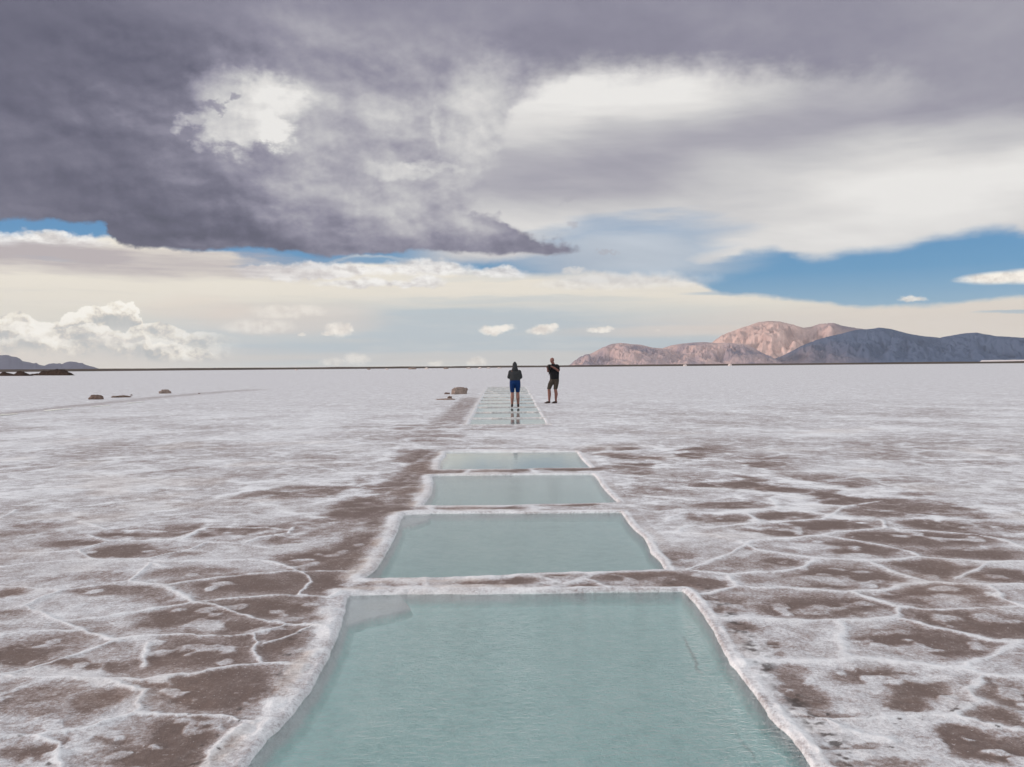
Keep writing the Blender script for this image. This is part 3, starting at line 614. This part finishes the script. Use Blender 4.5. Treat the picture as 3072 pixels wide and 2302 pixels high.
Zs = np.where(R_ < 1460, -1.0, np.where(R_ < 1550, .5+wob*.3, top_h + (R_-1560)*.0004))
grid_mesh('shore', Xs, Ys, Zs, material('shore_earth', (.085,.065,.052), .95, .1, .35, .01))['kind'] = 'structure'

def ridge(name, sil, r0, depth, mat, gully=.12, seed=1, base=-3., n=600, nrow=140, xr=None, skew=0.0, wl=700, lit=0.0):
    """height field whose crest follows a measured skyline at distance r0"""
    P = [azd(x, y) for x, y in sil]; pa = [p[0] for p in P]; pz = [max(p[1], 0)*r0 + CAMH for p in P]
    a = np.linspace(pa[0], pa[-1], n); t = np.linspace(-1, 1, nrow)
    A, T = np.meshgrid(a, t)
    H = np.interp(A, pa, pz)
    Rr = r0 + T*depth + skew*(A-a[0])*r0
    Xm, Ym = np.sin(A)*Rr, np.cos(A)*Rr
    s = np.abs(T); prof = 1 - s**1.15
    f1 = 1-2.6*np.abs(fbm(Xm + .35*(Ym-r0), (Ym-r0)*.30, wl*.8, 6, seed, .62)); f2 = 1-2.6*np.abs(fbm(Xm - .3*(Ym-r0), (Ym-r0)*.35, wl*.28, 5, seed+3, .6))
    mask = np.clip(s*2.6, 0, 1)*np.clip((1-s)*3, 0, 1)
    Z = H*prof + H.max()*(gully*(f1-.75)*.8 + gully*.45*(f2-.6))*mask*np.clip(H/H.max()*3, .2, 1) + H.max()*.030*(f2-.5)*np.clip(H/H.max()*4, 0, 1)*np.clip(s*8, .3, 1)
    Z = np.where(s > .985, base, Z)
    o = grid_mesh(name, Xm, Ym, Z, mat); return o
def rockmat(name, c1, c2, sc, shade_col=None, x0=0, x1=1):
    m = bpy.data.materials.new(name); m.use_nodes = True; t = m.node_tree; b = t.nodes['Principled BSDF']; b.inputs['Roughness'].default_value = 1; b.inputs['Specular IOR Level'].default_value = 0
    g = t.nodes.new('ShaderNodeNewGeometry'); n = noise(t, g.outputs['Position'], sc, 7, .65); 
    col = ramp(t, n, [(.35, c1), (.65, c2)])
    if shade_col:
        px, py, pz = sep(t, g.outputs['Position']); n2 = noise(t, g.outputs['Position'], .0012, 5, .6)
        col = mixc(t, (px + (n2-.5)*1800.0).ss(x0, x1), col, shade_col)  # cloud shade painted into the rock colour, growing to the right
    t.links.new(col.s, b.inputs['Base Color']); return m
D = 1/K
rk1 = rockmat('pink_rock_shaded_right', (.38,.27,.25), (.72,.52,.46), .004, (.19,.165,.21), 3300, 4700)  # pink rock, its right end darkened by painted cloud shade
rk2 = rockmat('rock_sun_and_shade', (.22,.20,.25), (.58,.42,.385), .003, (.13,.155,.225), 2500, 3900)  # pink sunlight and blue shade painted as patches in the colour
rk3 = rockmat('cloud_shaded_rock', (.19,.16,.19), (.33,.26,.265), .003, (.074,.104,.172), 2350, 3700)  # blue-grey is painted cloud shade; left end keeps a lit mauve
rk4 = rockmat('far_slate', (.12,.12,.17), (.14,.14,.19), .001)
S = lambda pts: [(x*K, y*K) for x, y in pts]
mt = bpy.data.objects.new('mountain', None); COL.objects.link(mt); mt['kind'] = 'structure'
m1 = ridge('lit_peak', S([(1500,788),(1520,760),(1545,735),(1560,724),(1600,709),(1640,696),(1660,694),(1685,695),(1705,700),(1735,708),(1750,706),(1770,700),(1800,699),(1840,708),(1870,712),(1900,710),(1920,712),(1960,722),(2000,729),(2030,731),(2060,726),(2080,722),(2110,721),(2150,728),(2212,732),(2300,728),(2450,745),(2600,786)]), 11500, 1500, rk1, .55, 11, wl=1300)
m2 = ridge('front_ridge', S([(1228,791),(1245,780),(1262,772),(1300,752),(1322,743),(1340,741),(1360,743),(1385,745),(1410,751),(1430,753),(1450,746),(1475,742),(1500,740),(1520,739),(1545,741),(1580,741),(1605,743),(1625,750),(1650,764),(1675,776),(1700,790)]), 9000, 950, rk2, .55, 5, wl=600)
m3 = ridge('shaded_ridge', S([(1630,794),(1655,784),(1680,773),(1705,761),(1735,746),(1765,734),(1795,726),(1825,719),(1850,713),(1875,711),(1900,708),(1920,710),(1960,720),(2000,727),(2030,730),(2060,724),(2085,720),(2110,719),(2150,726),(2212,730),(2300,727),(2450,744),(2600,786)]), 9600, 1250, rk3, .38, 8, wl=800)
for m_ in (m1, m2, m3): m_.parent = mt
sil = [(-900,52),(-500,70),(-200,60),(0,45),(90,41),(180,40),(250,70),(370,85),(440,120),(500,175),(650,200),(740,225),(800,210),(870,255),(980,275),(1080,235),(1180,220),(1250,230),(1320,220),(1370,240),(1450,200),(1550,180),(1680,190),(1750,215),(1820,215),(1880,250),(1970,280),(2080,305),(2190,345),(2300,385)]
h1 = ridge('hills', [(x/7.373, 1060+y/7.373) for x, y in sil], 12500, 1300, rk4, .05, 21, wl=900); h1['kind'] = 'structure'
for xs, wpx, h in ((644,16,6),(672,13,5),(973,14,4.5),(1034,16,5)):
    hy = 1114.6 - xs*.0087
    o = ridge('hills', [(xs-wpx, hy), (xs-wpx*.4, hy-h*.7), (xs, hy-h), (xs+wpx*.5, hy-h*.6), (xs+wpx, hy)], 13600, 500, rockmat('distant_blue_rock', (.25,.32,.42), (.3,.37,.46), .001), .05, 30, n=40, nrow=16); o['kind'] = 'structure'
# pale salt strip below the mountain at the right
a0, a1 = azd(2935)[0], azd(3250)[0]
aa = np.linspace(a0, a1, 60); Rr = np.array([5200, 5300, 5600, 5700.]); A2, R2 = np.meshgrid(aa, Rr)
Zb = np.interp(R2, Rr, [2, 15, 16, 2]) + fbm(A2*9000, R2, 90, 3, 8)*2.0 - 8*(np.abs((A2-a0)/(a1-a0)-.0) < .03)
grid_mesh('hills', np.sin(A2)*R2, np.cos(A2)*R2, Zb, material('pale_strip', (.75,.68,.66), .9, .1, .1, .01))['kind'] = 'structure'

# ------------------------------------------------------------------ rocks and lumps of salt on the flat
def rock(name, xs, ys, wpx, hpx, mat, seed, depth=.7, blocky=.5, tilt=0., sub=4, lean=0):
    x, y = G(xs, ys); pp = F/y; w, h = wpx/pp/2, hpx/pp
    bm = bmesh.new(); bmesh.ops.create_icosphere(bm, subdivisions=sub, radius=1)
    r = random.Random(seed); off = Vector((r.random()*50, r.random()*50, r.random()*50))
    from mathutils import noise as mn
    for v in bm.verts:
        p = v.co.copy()
        q = Vector([math.copysign(abs(c)**(1-.55*blocky), c) for c in p])
        n = mn.fractal(p*1.3+off, 1.0, 2.0, 5)*.36 + mn.fractal(p*4+off, 1.0, 2.0, 5)*.14
        q *= 1 + n
        z = max(q.z, -.25)
        v.co = Vector((q.x*w + lean*z*w, q.y*w*depth, (z+.2)*h/1.1))
    m = bpy.data.meshes.new(name); bm.to_mesh(m); bm.free(); m.materials.append(mat)
    for p in m.polygons: p.use_smooth = True
    o = bpy.data.objects.new(name, m); COL.objects.link(o); o.location = (x, y + w*depth*.6, -.01); o.rotation_euler = (0, tilt, 0); return o
mr1 = material('brown_salt_rock', (.30,.235,.205), .95, .1, .30, 9, .02, 40)
mr2 = material('dark_rock', (.17,.12,.10), .95, .1, .45, 7, .02, 40)
ms = material('salt_lump', (.66,.58,.54), .9, .2, .2, 5, .02, 20)
md = material('dark_rubble', (.045,.030,.024), 1, .05, .5, 1.5, .05, 8)
g1 = 'boulders on the salt by the far pools'; g2 = 'boulders along the channel at left'; g3 = 'salt lumps along the far shore'
tag(rock('boulder', 1377, 1183, 40, 19, mr1, 4, .8, .9, 0, 4, .1), 'large square-topped brown salt boulder left of the far pools', 'boulder', g1)
tag(rock('boulder', 1341, 1183, 16, 5, mr2, 5, .8, .4), 'small low brown rock touching the left foot of the large boulder', 'boulder', g1)
tag(rock('boulder', 1349, 1198, 13, 9, mr2, 6, .8, .2), 'small pointed dark brown stone in front of the large boulder', 'boulder', g1)
tag(rock('boulder', 1337, 1200, 56, 4, mr1, 7, .9, .3), 'flat greyish slab of crust under the pointed dark stone', 'boulder', g1)
tag(rock('boulder', 286, 1199, 38, 13, mr2, 8, .8, .2), 'dome-shaped dark brown boulder, leftmost beside the channel', 'boulder', g2)
tag(rock('boulder', 360, 1193, 54, 5.5, mr2, 9, .5, .3), 'long flat low brown rock right of the dome-shaped boulder', 'boulder', g2)
tag(rock('boulder', 394, 1187, 6, 3, mr2, 10), 'tiny dark stone just right of the long flat rock', 'boulder', g2)
tag(rock('boulder', 493, 1181, 27, 10, mr1, 11, .8, .9), 'pale brown block-shaped boulder, rightmost of those by the channel', 'boulder', g2)
tag(rock('stone', 597, 1181, 5, 2, mr2, 12), 'speck-like stone lying alone right of the block-shaped boulder', 'stone')
lumps = [(889,8,3,'brown salt lump alone on the far left stretch of shore'),(1106,9,3.4,'brown salt lump on the shore, second from the left'),(1161,9,3,'low salt lump on the shore left of the widest one'),(1236,22,4.5,'widest brown salt heap on the far shore'),(1280,11,4,'rounded salt lump on the shore just right of the widest heap'),
         (1338,14,4,'low salt lump on the shore above the large boulder'),(1406,14,3.4,'flat salt lump on the shore above the left edge of the far pools'),(1440,9,4,'short salt lump on the shore left of the whitest lump'),(1465,11,3.6,'white salt lump on the shore nearest left of the hooded person'),(1499,11,3.4,'pale salt lump on the shore between the white lump and the hooded person'),
         (2056,10,5,'white salt heap on the shore under the middle of the front ridge'),(2191,11,5,'white salt heap on the shore under the tallest peak')]
for i, (xs, w_, h_, lab) in enumerate(lumps):
    hy = 1119.0 - xs*.0091 - (1.2 if xs > 1900 else -.6)
    tag(rock('salt_heap', xs, hy, w_, h_, ms if i > 7 else mr1 if i < 7 and i % 2 else ms, 40+i, .7, .4, sub=3), lab, 'salt heap', g3)
def bank(name, xs0, xs1, ybase, prof, label):
    x0, y0 = G(xs0, ybase); x1, y1 = G(xs1, ybase); pp = F/((y0+y1)/2)
    n = 220; uu = np.linspace(0, 1, n); tt = np.linspace(-1, 1, 26)
    U, T = np.meshgrid(uu, tt); H = np.interp(U, [p[0] for p in prof], [p[1]/pp for p in prof])
    Xb = x0+(x1-x0)*U; Yb = (y0+(y1-y0)*U) + 2.2 + T*2.2 + fbm(U*20, T, 2, 3, 4)*.8
    s = np.abs(T); Z = H*np.sqrt(np.clip(1-s**2, 0, 1))*(1+.35*fbm(Xb, Yb, 1.2, 4, 17)) + .25*H*fbm(Xb, Yb, .5, 3, 19)
    Z = np.where(s > .97, -.1, np.maximum(Z, -.05)); o = grid_mesh(name, Xb, Yb, Z, md); return tag(o, label, 'earth bank', 'dark earth banks on the flat at left')
bank('earth_bank', -160, 78, 1128.5, [(0,8),(.3,10),(.66,6),(.70,12),(.78,5),(.84,4),(.87,12),(.93,10),(1,0)], 'lumpy low dark earth bank running out of the left edge')
bank('earth_bank', 80, 203, 1127, [(0,1),(.08,5),(.25,6),(.33,13),(.5,14),(.6,14),(.64,16),(.85,15),(.88,10),(.95,8),(1,0)], 'dark brown earth bank with a tall squared middle, right of the gap')
# ------------------------------------------------------------------ people: overlapping tapered volumes fused into one skin
def skin_mat(name, c): 
    m = material(name, c, .55, .35, .12, 12); return m
def ball_pts(c, r, sc=(1,1,1), n=2):
    b = bmesh.new(); bmesh.ops.create_icosphere(b, subdivisions=n, radius=1)
    P = [Vector((c[0]+v.co.x*r*sc[0], c[1]+v.co.y*r*sc[1], c[2]+v.co.z*r*sc[2])) for v in b.verts]; b.free(); return P
def fuse(name, prims, mat, parent=None, voxel=.008, smooth=6, xf=None, wr=0.0):
    bm = bmesh.new()
    for pr in prims:
        pts = []
        for (c, r, *sc) in pr: pts += ball_pts(c, r, sc[0] if sc else (1,1,1))
        b2 = bmesh.new(); vs = [b2.verts.new(p) for p in pts]; bmesh.ops.convex_hull(b2, input=vs)
        for v in [v for v in b2.verts if not v.link_faces]: b2.verts.remove(v)
        tmp = bpy.data.meshes.new('t'); b2.to_mesh(tmp); b2.free(); bm.from_mesh(tmp); bpy.data.meshes.remove(tmp)
    m = bpy.data.meshes.new(name); bm.to_mesh(m); bm.free()
    o = bpy.data.objects.new(name, m); COL.objects.link(o)
    md_ = o.modifiers.new('r', 'REMESH'); md_.mode = 'VOXEL'; md_.voxel_size = voxel
    sm_ = o.modifiers.new('s', 'SMOOTH'); sm_.iterations = smooth; sm_.factor = .5
    bpy.context.view_layer.update()
    ev = o.evaluated_get(bpy.context.evaluated_depsgraph_get()); m2 = bpy.data.meshes.new_from_object(ev); m2.name = name
    o.modifiers.clear(); o.data = m2; bpy.data.meshes.remove(m); m2.materials.clear(); m2.materials.append(mat)
    if wr:
        from mathutils import noise as mn
        for v in m2.vertices:
            p = v.co; f_ = mn.noise(Vector((p.x*9, p.y*9, p.z*5))) + .6*mn.noise(Vector((p.x*22+5, p.y*22, p.z*11)))
            v.co = p + v.normal*f_*wr
    for p in m2.polygons: p.use_smooth = True
    if parent is not None: o.parent = parent
    return o
def limb(*pts): return [[a, b] for a, b in zip(pts[:-1], pts[1:])]
def hand(wrist, palm, fdir, side, curl, r=1.0):
    """palm + four unequal bent fingers + a thumb from the side of the palm; curl = direction the fingers close towards"""
    w, p, f, s, c_ = map(Vector, (wrist, palm, fdir, side, curl)); f.normalize(); s.normalize(); c_.normalize()
    pr = [[(w, .026), (p + s*.022, .017), (p - s*.022, .017)], [(p + s*.022, .016), (p - s*.022, .016), (p + f*.03 + s*.027, .012), (p + f*.03 - s*.027, .012)]]
    for k, L_ in zip((-.03, -.01, .01, .03), (.062, .075, .080, .070)):
        a = p + f*.032 + s*k; b = a + f*L_*.5 + c_*.012; d = b + f*L_*.25 + c_*L_*.38; e = d + c_*L_*.28 - f*.012
        pr += [[(a, .0095), (b, .0088)], [(b, .0088), (d, .008)], [(d, .008), (e, .007)]]
    a = p - f*.01 + s*.03; b = a + s*.026 + f*.028; d = b + f*.028 + c_*.014
    pr += [[(a, .013), (b, .0105)], [(b, .0105), (d, .009)]]
    return pr
def head(c, fwd, h=.115, wid=.078):
    """cranium, jaw, brow, nose, lips, ears around centre c, facing fwd"""
    c = Vector(c); f = Vector(fwd).normalized(); up = Vector((0, 0, 1)); up = (up - f*up.dot(f)).normalized(); s = f.cross(up).normalized()
    P = lambda a, b, d: c + f*a + s*b + up*d
    pr = [[(P(-.018, 0, .030), .080), (P(.020, 0, .028), .072)], [(P(.020, 0, .028), .070), (P(.048, 0, -.060), .044)], [(P(-.02, 0, -.01), .070), (P(.038, 0, -.062), .040)], [(P(.066, 0, -.082), .021), (P(.03, .03, -.07), .022), (P(.03, -.03, -.07), .022)]]
    pr += [[(P(.082, 0, .012), .010), (P(.103, 0, -.026), .011)], [(P(.088, .012, -.028), .008), (P(.088, -.012, -.028), .008)], [(P(.080, .03, .020), .010), (P(.080, -.03, .020), .010)], [(P(.086, .018, -.052), .0065), (P(.086, -.018, -.052), .0065)]]
    for sg in (1, -1): pr += [[(P(-.008, sg*.078, .012), .012, (1,.6,1)), (P(-.012, sg*.078, -.018), .009, (1,.6,1))], [(P(.062, sg*.036, -.016), .018), (P(.05, sg*.04, -.03), .02)]]
    return pr, P
def eyes(P, parent):
    for sg in (1, -1):
        bm = bmesh.new(); bmesh.ops.create_uvsphere(bm, u_segments=12, v_segments=8, radius=.0115, matrix=Matrix.Translation(P(.0795, sg*.031, .004)))
        m = bpy.data.meshes.new('eye'); bm.to_mesh(m); bm.free(); m.materials.append(eye_m); o = bpy.data.objects.new('eye', m); COL.objects.link(o); o.parent = parent
eye_m = material('eye_dark', (.05,.04,.035), .2, .5)
SK1 = skin_mat('skin_pale', (.25,.125,.10)); SK2 = skin_mat('skin_ruddy', (.21,.098,.078))
# ---- hooded person seen from behind, standing on the ridge between two far pools
fx, fy = G(1545.5, 1222.5)
wp = bpy.data.objects.new('person', None); COL.objects.link(wp); wp.location = (fx, fy, .012)
tag(wp, 'person seen from behind in dark grey hooded top and bright blue shorts', 'person')
hd, HP = head((0, .02, 1.49), (0, 1, -.25))
bodyp = hd + [[((0,-.005,1.33), .052), ((0,.01,1.42), .050)], [((-.13,0,1.28), .050), ((.13,0,1.28), .050)], [((-.10,0,1.26), .085, (1,.85,1)), ((.10,0,1.26), .085, (1,.85,1)), ((-.08,0,1.02), .085, (1,.85,1)), ((.08,0,1.02), .085, (1,.85,1))],
   [((-.08,0,1.02), .08), ((.08,0,1.02), .08), ((-.085,-.01,.86), .098), ((.085,-.01,.86), .098)]]
for sg in (-1, 1):
    bodyp += limb(((sg*.085,-.01,.84), .095), ((sg*.100,0,.66), .078), ((sg*.098,.0,.47), .054)) + limb(((sg*.098,0,.47), .062), ((sg*.103,-.022,.33), .068), ((sg*.108,-.005,.17), .047), ((sg*.110,0,.07), .040))
    bodyp += [[((sg*.110,-.02,.035), .033), ((sg*.118,.06,.028), .036), ((sg*.122,.16,.022), .026)]]
    bodyp += limb(((sg*.165,0,1.285), .052), ((sg*.215,.0,1.09), .040)) + limb(((sg*.215,.0,1.09), .040), ((sg*.10,.22,1.15), .028))
    bodyp += hand((sg*.10,.22,1.15), (sg*.065,.27,1.18), (-sg*.6,.5,.25), (0,.1,1), (-sg*.6,-.6,0))
wb = fuse('body', bodyp, SK1, wp, .006, 3); eyes(HP, wp)
hood_m = material('grey_knit', (.042,.044,.048), .95, .15, .25, 30, .004, 90)
hp = [[((-.135,0,1.275), .068), ((.135,0,1.275), .068), ((-.09,-.005,1.20), .108, (1,.9,1)), ((.09,-.005,1.20), .108, (1,.9,1))], [((-.09,-.005,1.20), .108, (1,.9,1)), ((.09,-.005,1.20), .108, (1,.9,1)), ((-.085,-.005,1.02), .105, (1,1.02,1)), ((.085,-.005,1.02), .105, (1,1.02,1))],
      [((-.09,-.01,1.02), .112, (1,1.02,.5)), ((.09,-.01,1.02), .112, (1,1.02,.5)), ((-.09,-.01,.965), .108, (1,1.05,.3)), ((.09,-.01,.965), .108, (1,1.05,.3))],
      [((-.07,-.03,1.34), .055), ((.07,-.03,1.34), .055), ((0,-.02,1.42), .09)], [((0,-.005,1.45), .100, (.92,1,1)), ((0,-.01,1.53), .088, (.95,1,1))], [((0,-.01,1.53), .084), ((0,-.045,1.60), .040)], [((-.02,.05,1.56), .055), ((.02,.05,1.56), .055)]]
for sg in (-1, 1): hp += limb(((sg*.165,0,1.275), .068), ((sg*.215,-.005,1.08), .062)) + limb(((sg*.215,-.005,1.08), .060), ((sg*.12,.19,1.145), .044))
fuse('hooded_top', hp, hood_m, wp, .008, 4, wr=.008)
blue_m = material('blue_cloth', (.002,.024,.105), .8, .2, .18, 20, .003, 60)
sp_ = [[((-.085,-.01,.985), .108, (1,1,.3)), ((.085,-.01,.985), .108, (1,1,.3)), ((-.085,-.015,.86), .118), ((.085,-.015,.86), .118)]]
for sg in (-1, 1): sp_ += [[((sg*.085,-.015,.86), .118), ((sg*.098,-.005,.72), .102)], [((sg*.098,-.005,.72), .102), ((sg*.098,0,.545), .074, (1,1,.3))]]
fuse('shorts', sp_, blue_m, wp, .007, 4, wr=.010)
shoe_m = material('dark_shoe', (.035,.022,.020), .7, .3)
for sg in (-1, 1): fuse('shoe', [[((sg*.110,-.025,.045), .045), ((sg*.118,.06,.032), .044, (1,1,.85)), ((sg*.122,.165,.026), .034, (1,1,.8))], [((sg*.110,-.01,.05), .046), ((sg*.110,-.01,.09), .042)]], shoe_m, wp, .006, 3)

# ---- man with a camera, feet apart, turned to the left
fx, fy = G(1661, 1210.5)
mp = bpy.data.objects.new('person', None); COL.objects.link(mp); mp.location = (fx, fy, .008)
tag(mp, 'bald man in black polo shirt and khaki shorts bending over a camera he holds', 'person')
hd, MP = head((-.050, -.045, 1.695), (-.62, -.72, -.38))
ex = (-.190,-.30,1.475)
mb = hd + [[((.02,.0,1.50), .062), ((-.035,-.02,1.62), .058)], [((-.09,.02,1.475), .062), ((.14,-.05,1.475), .062)], [((-.06,.02,1.40), .115, (1,.85,1)), ((.10,-.03,1.40), .115, (1,.85,1)), ((-.03,.0,1.12), .115, (1,.9,1)), ((.09,-.02,1.12), .115, (1,.9,1))],
   [((-.03,0,1.12), .112), ((.10,-.02,1.12), .112), ((-.03,.0,.96), .105), ((.10,0,.96), .105)]]
LL = [((-.045,.02,.93), .100), ((-.130,-.05,.74), .080), ((-.185,-.10,.545), .060)]; LC = [((-.185,-.10,.545), .064), ((-.165,-.055,.36), .070), ((-.175,-.03,.18), .048), ((-.175,-.01,.08), .041)]
RL = [((.105,0,.93), .100), ((.095,-.06,.74), .082), ((.070,-.11,.545), .060)]; RC = [((.070,-.11,.545), .064), ((.100,-.06,.36), .070), ((.085,-.03,.18), .048), ((.092,-.01,.08), .041)]
mb += limb(*LL) + limb(*LC) + limb(*RL) + limb(*RC)
mb += [[((-.165,.0,.036), .034), ((-.25,-.05,.030), .036), ((-.33,-.09,.022), .026)], [((.105,.0,.036), .034), ((.02,-.06,.030), .036), ((-.05,-.11,.022), .026)]]
# near arm: shoulder, elbow out to the right, forearm across the chest
mb += limb(((.165,-.06,1.46), .062), ((.190,-.13,1.29), .050)) + limb(((.190,-.13,1.29), .046), ((.02,-.31,1.40), .036), ((-.075,-.345,1.445), .029)) + hand((-.075,-.345,1.445), (-.125,-.345,1.465), (-1,.15,.2), (0,-.2,1), (-.1,1,0))
# far arm: elbow low at the left, forearm up to the camera
mb += limb(((-.115,.0,1.46), .060), ((-.215,-.10,1.27), .046)) + limb(((-.215,-.10,1.27), .043), ((-.245,-.24,1.385), .030)) + hand((-.245,-.24,1.385), (-.245,-.275,1.42), (.1,-.5,.9), (-.9,-.4,0), (.8,-.2,.2))
body = fuse('body', mb, SK2, mp, .006, 3); eyes(MP, mp)
polo = material('black_cotton', (.010,.010,.013), .9, .2, .2, 30, .003, 80)
pp_ = [[((-.10,.02,1.47), .074), ((.15,-.055,1.47), .074), ((-.06,.02,1.38), .132, (1,.9,1)), ((.105,-.03,1.38), .132, (1,.9,1))], [((-.06,.02,1.38), .132, (1,.9,1)), ((.105,-.03,1.38), .132, (1,.9,1)), ((-.02,-.005,1.12), .133, (1,1,1)), ((.095,-.02,1.12), .133, (1,1,1))],
       [((-.02,-.005,1.12), .133), ((.095,-.02,1.12), .133), ((-.02,.0,.955), .125, (1,1,.3)), ((.09,-.005,.975), .132, (1,1,.3))], [((.02,.0,1.50), .078, (1,1,.8)), ((-.01,-.01,1.555), .066, (1,1,.4))]]
pp_ += limb(((.165,-.06,1.455), .080), ((.190,-.125,1.325), .068)) + limb(((-.115,.0,1.455), .078), ((-.190,-.08,1.33), .064))
fuse('polo_shirt', pp_, polo, mp, .008, 4, wr=.009)
kh = material('khaki_cloth', (.050,.040,.032), .9, .2, .2, 15, .004, 50)
ks = [[((-.03,0,.985), .118, (1,1,.3)), ((.10,0,.985), .120, (1,1,.3)), ((-.04,.01,.90), .120), ((.105,0,.90), .122)]]
for a, b, c_ in (((-.05,.01,.88), (-.135,-.05,.73), (-.183,-.095,.575)), ((.110,-.005,.88), (.095,-.06,.73), (.072,-.105,.575))):
    ks += [[(a, .118), (b, .100)], [(b, .100), (c_, .084, (1,1,.3))]]
fuse('shorts', ks, kh, mp, .008, 4, wr=.009)
sand = material('brown_sandal', (.050,.032,.026), .7, .3)
fuse('shoe', [[((-.160,.012,.040), .042), ((-.25,-.05,.026), .042, (1,1,.6)), ((-.345,-.095,.022), .034, (1,1,.6))], [((-.21,-.03,.05), .040), ((-.28,-.065,.035), .038)]], sand, mp, .006, 3)
fuse('shoe', [[((.112,.012,.040), .042), ((.02,-.06,.026), .042, (1,1,.6)), ((-.065,-.118,.022), .034, (1,1,.6))], [((.06,-.03,.05), .040), ((-.01,-.08,.035), .038)]], sand, mp, .006, 3)
# ---- his camera, a thing of its own
cam_o = bpy.data.objects.new('handheld_camera', None); COL.objects.link(cam_o); cam_o.location = (fx-.185, fy-.335, 1.475+.008); cam_o.rotation_euler = (R(12), 0, R(-38))
tag(cam_o, 'black camera held at the chest by the man in the polo shirt', 'camera')
blk = material('black_plastic', (.018,.015,.015), .5, .4)
def bevbox(bm, c, s, bv=.006):
    r = bmesh.ops.create_cube(bm, size=1, matrix=Matrix.Translation(c) @ Matrix.Diagonal((*s, 1)))
    e = list({e for v in r['verts'] for e in v.link_edges}); bmesh.ops.bevel(bm, geom=e, offset=bv, segments=2, affect='EDGES')
def mk(name, bm, mat, parent):
    m = bpy.data.meshes.new(name); bm.to_mesh(m); bm.free(); m.materials.append(mat); o = bpy.data.objects.new(name, m); COL.objects.link(o); o.parent = parent; return o
bm = bmesh.new(); bevbox(bm, (0,0,0), (.135,.055,.085)); bevbox(bm, (.0,0,.050), (.055,.05,.03)); bevbox(bm, (.055,-.02,-.005), (.03,.03,.08)); mk('camera_body', bm, blk, cam_o)
bm = bmesh.new()
for r_, d_, y_ in ((.036,.03,-.04), (.033,.04,-.065), (.038,.018,-.09)): bmesh.ops.create_cone(bm, cap_ends=True, segments=28, radius1=r_, radius2=r_, depth=d_, matrix=Matrix.Translation((-.005,y_,-.002)) @ Matrix.Rotation(R(90), 4, 'X'))
mk('lens', bm, blk, cam_o)
st = fuse('strap', limb(((-.066,.0,.02), .007), ((-.085,.01,-.10), .008), ((-.065,.02,-.24), .009), ((-.075,.02,-.36), .013)) + limb(((-.075,.02,-.36), .013), ((-.040,.03,-.22), .009), ((.066,.02,.02), .007)), blk, None, .004, 1); st.parent = cam_o
# ------------------------------------------------------------------ air: far things fade to blue through it
bm = bmesh.new(); bmesh.ops.create_cube(bm, size=1)
for v in bm.verts: v.co = Vector((v.co.x*30000, v.co.y*30000, -9.0 if v.co.z < 0 else 760.0))
m = bpy.data.meshes.new('haze'); bm.to_mesh(m); bm.free(); hz = bpy.data.objects.new('haze', m); COL.objects.link(hz); hz['kind'] = 'stuff'
hm = bpy.data.materials.new('haze_air'); hm.use_nodes = True; t = hm.node_tree; t.nodes.clear()
o = t.nodes.new('ShaderNodeOutputMaterial'); v = t.nodes.new('ShaderNodeVolumePrincipled'); v.inputs['Color'].default_value = (.86,.91,1.0,1); v.inputs['Density'].default_value = 2.2e-5; v.inputs['Anisotropy'].default_value = .2
t.links.new(v.outputs[0], o.inputs['Volume']); m.materials.append(hm)
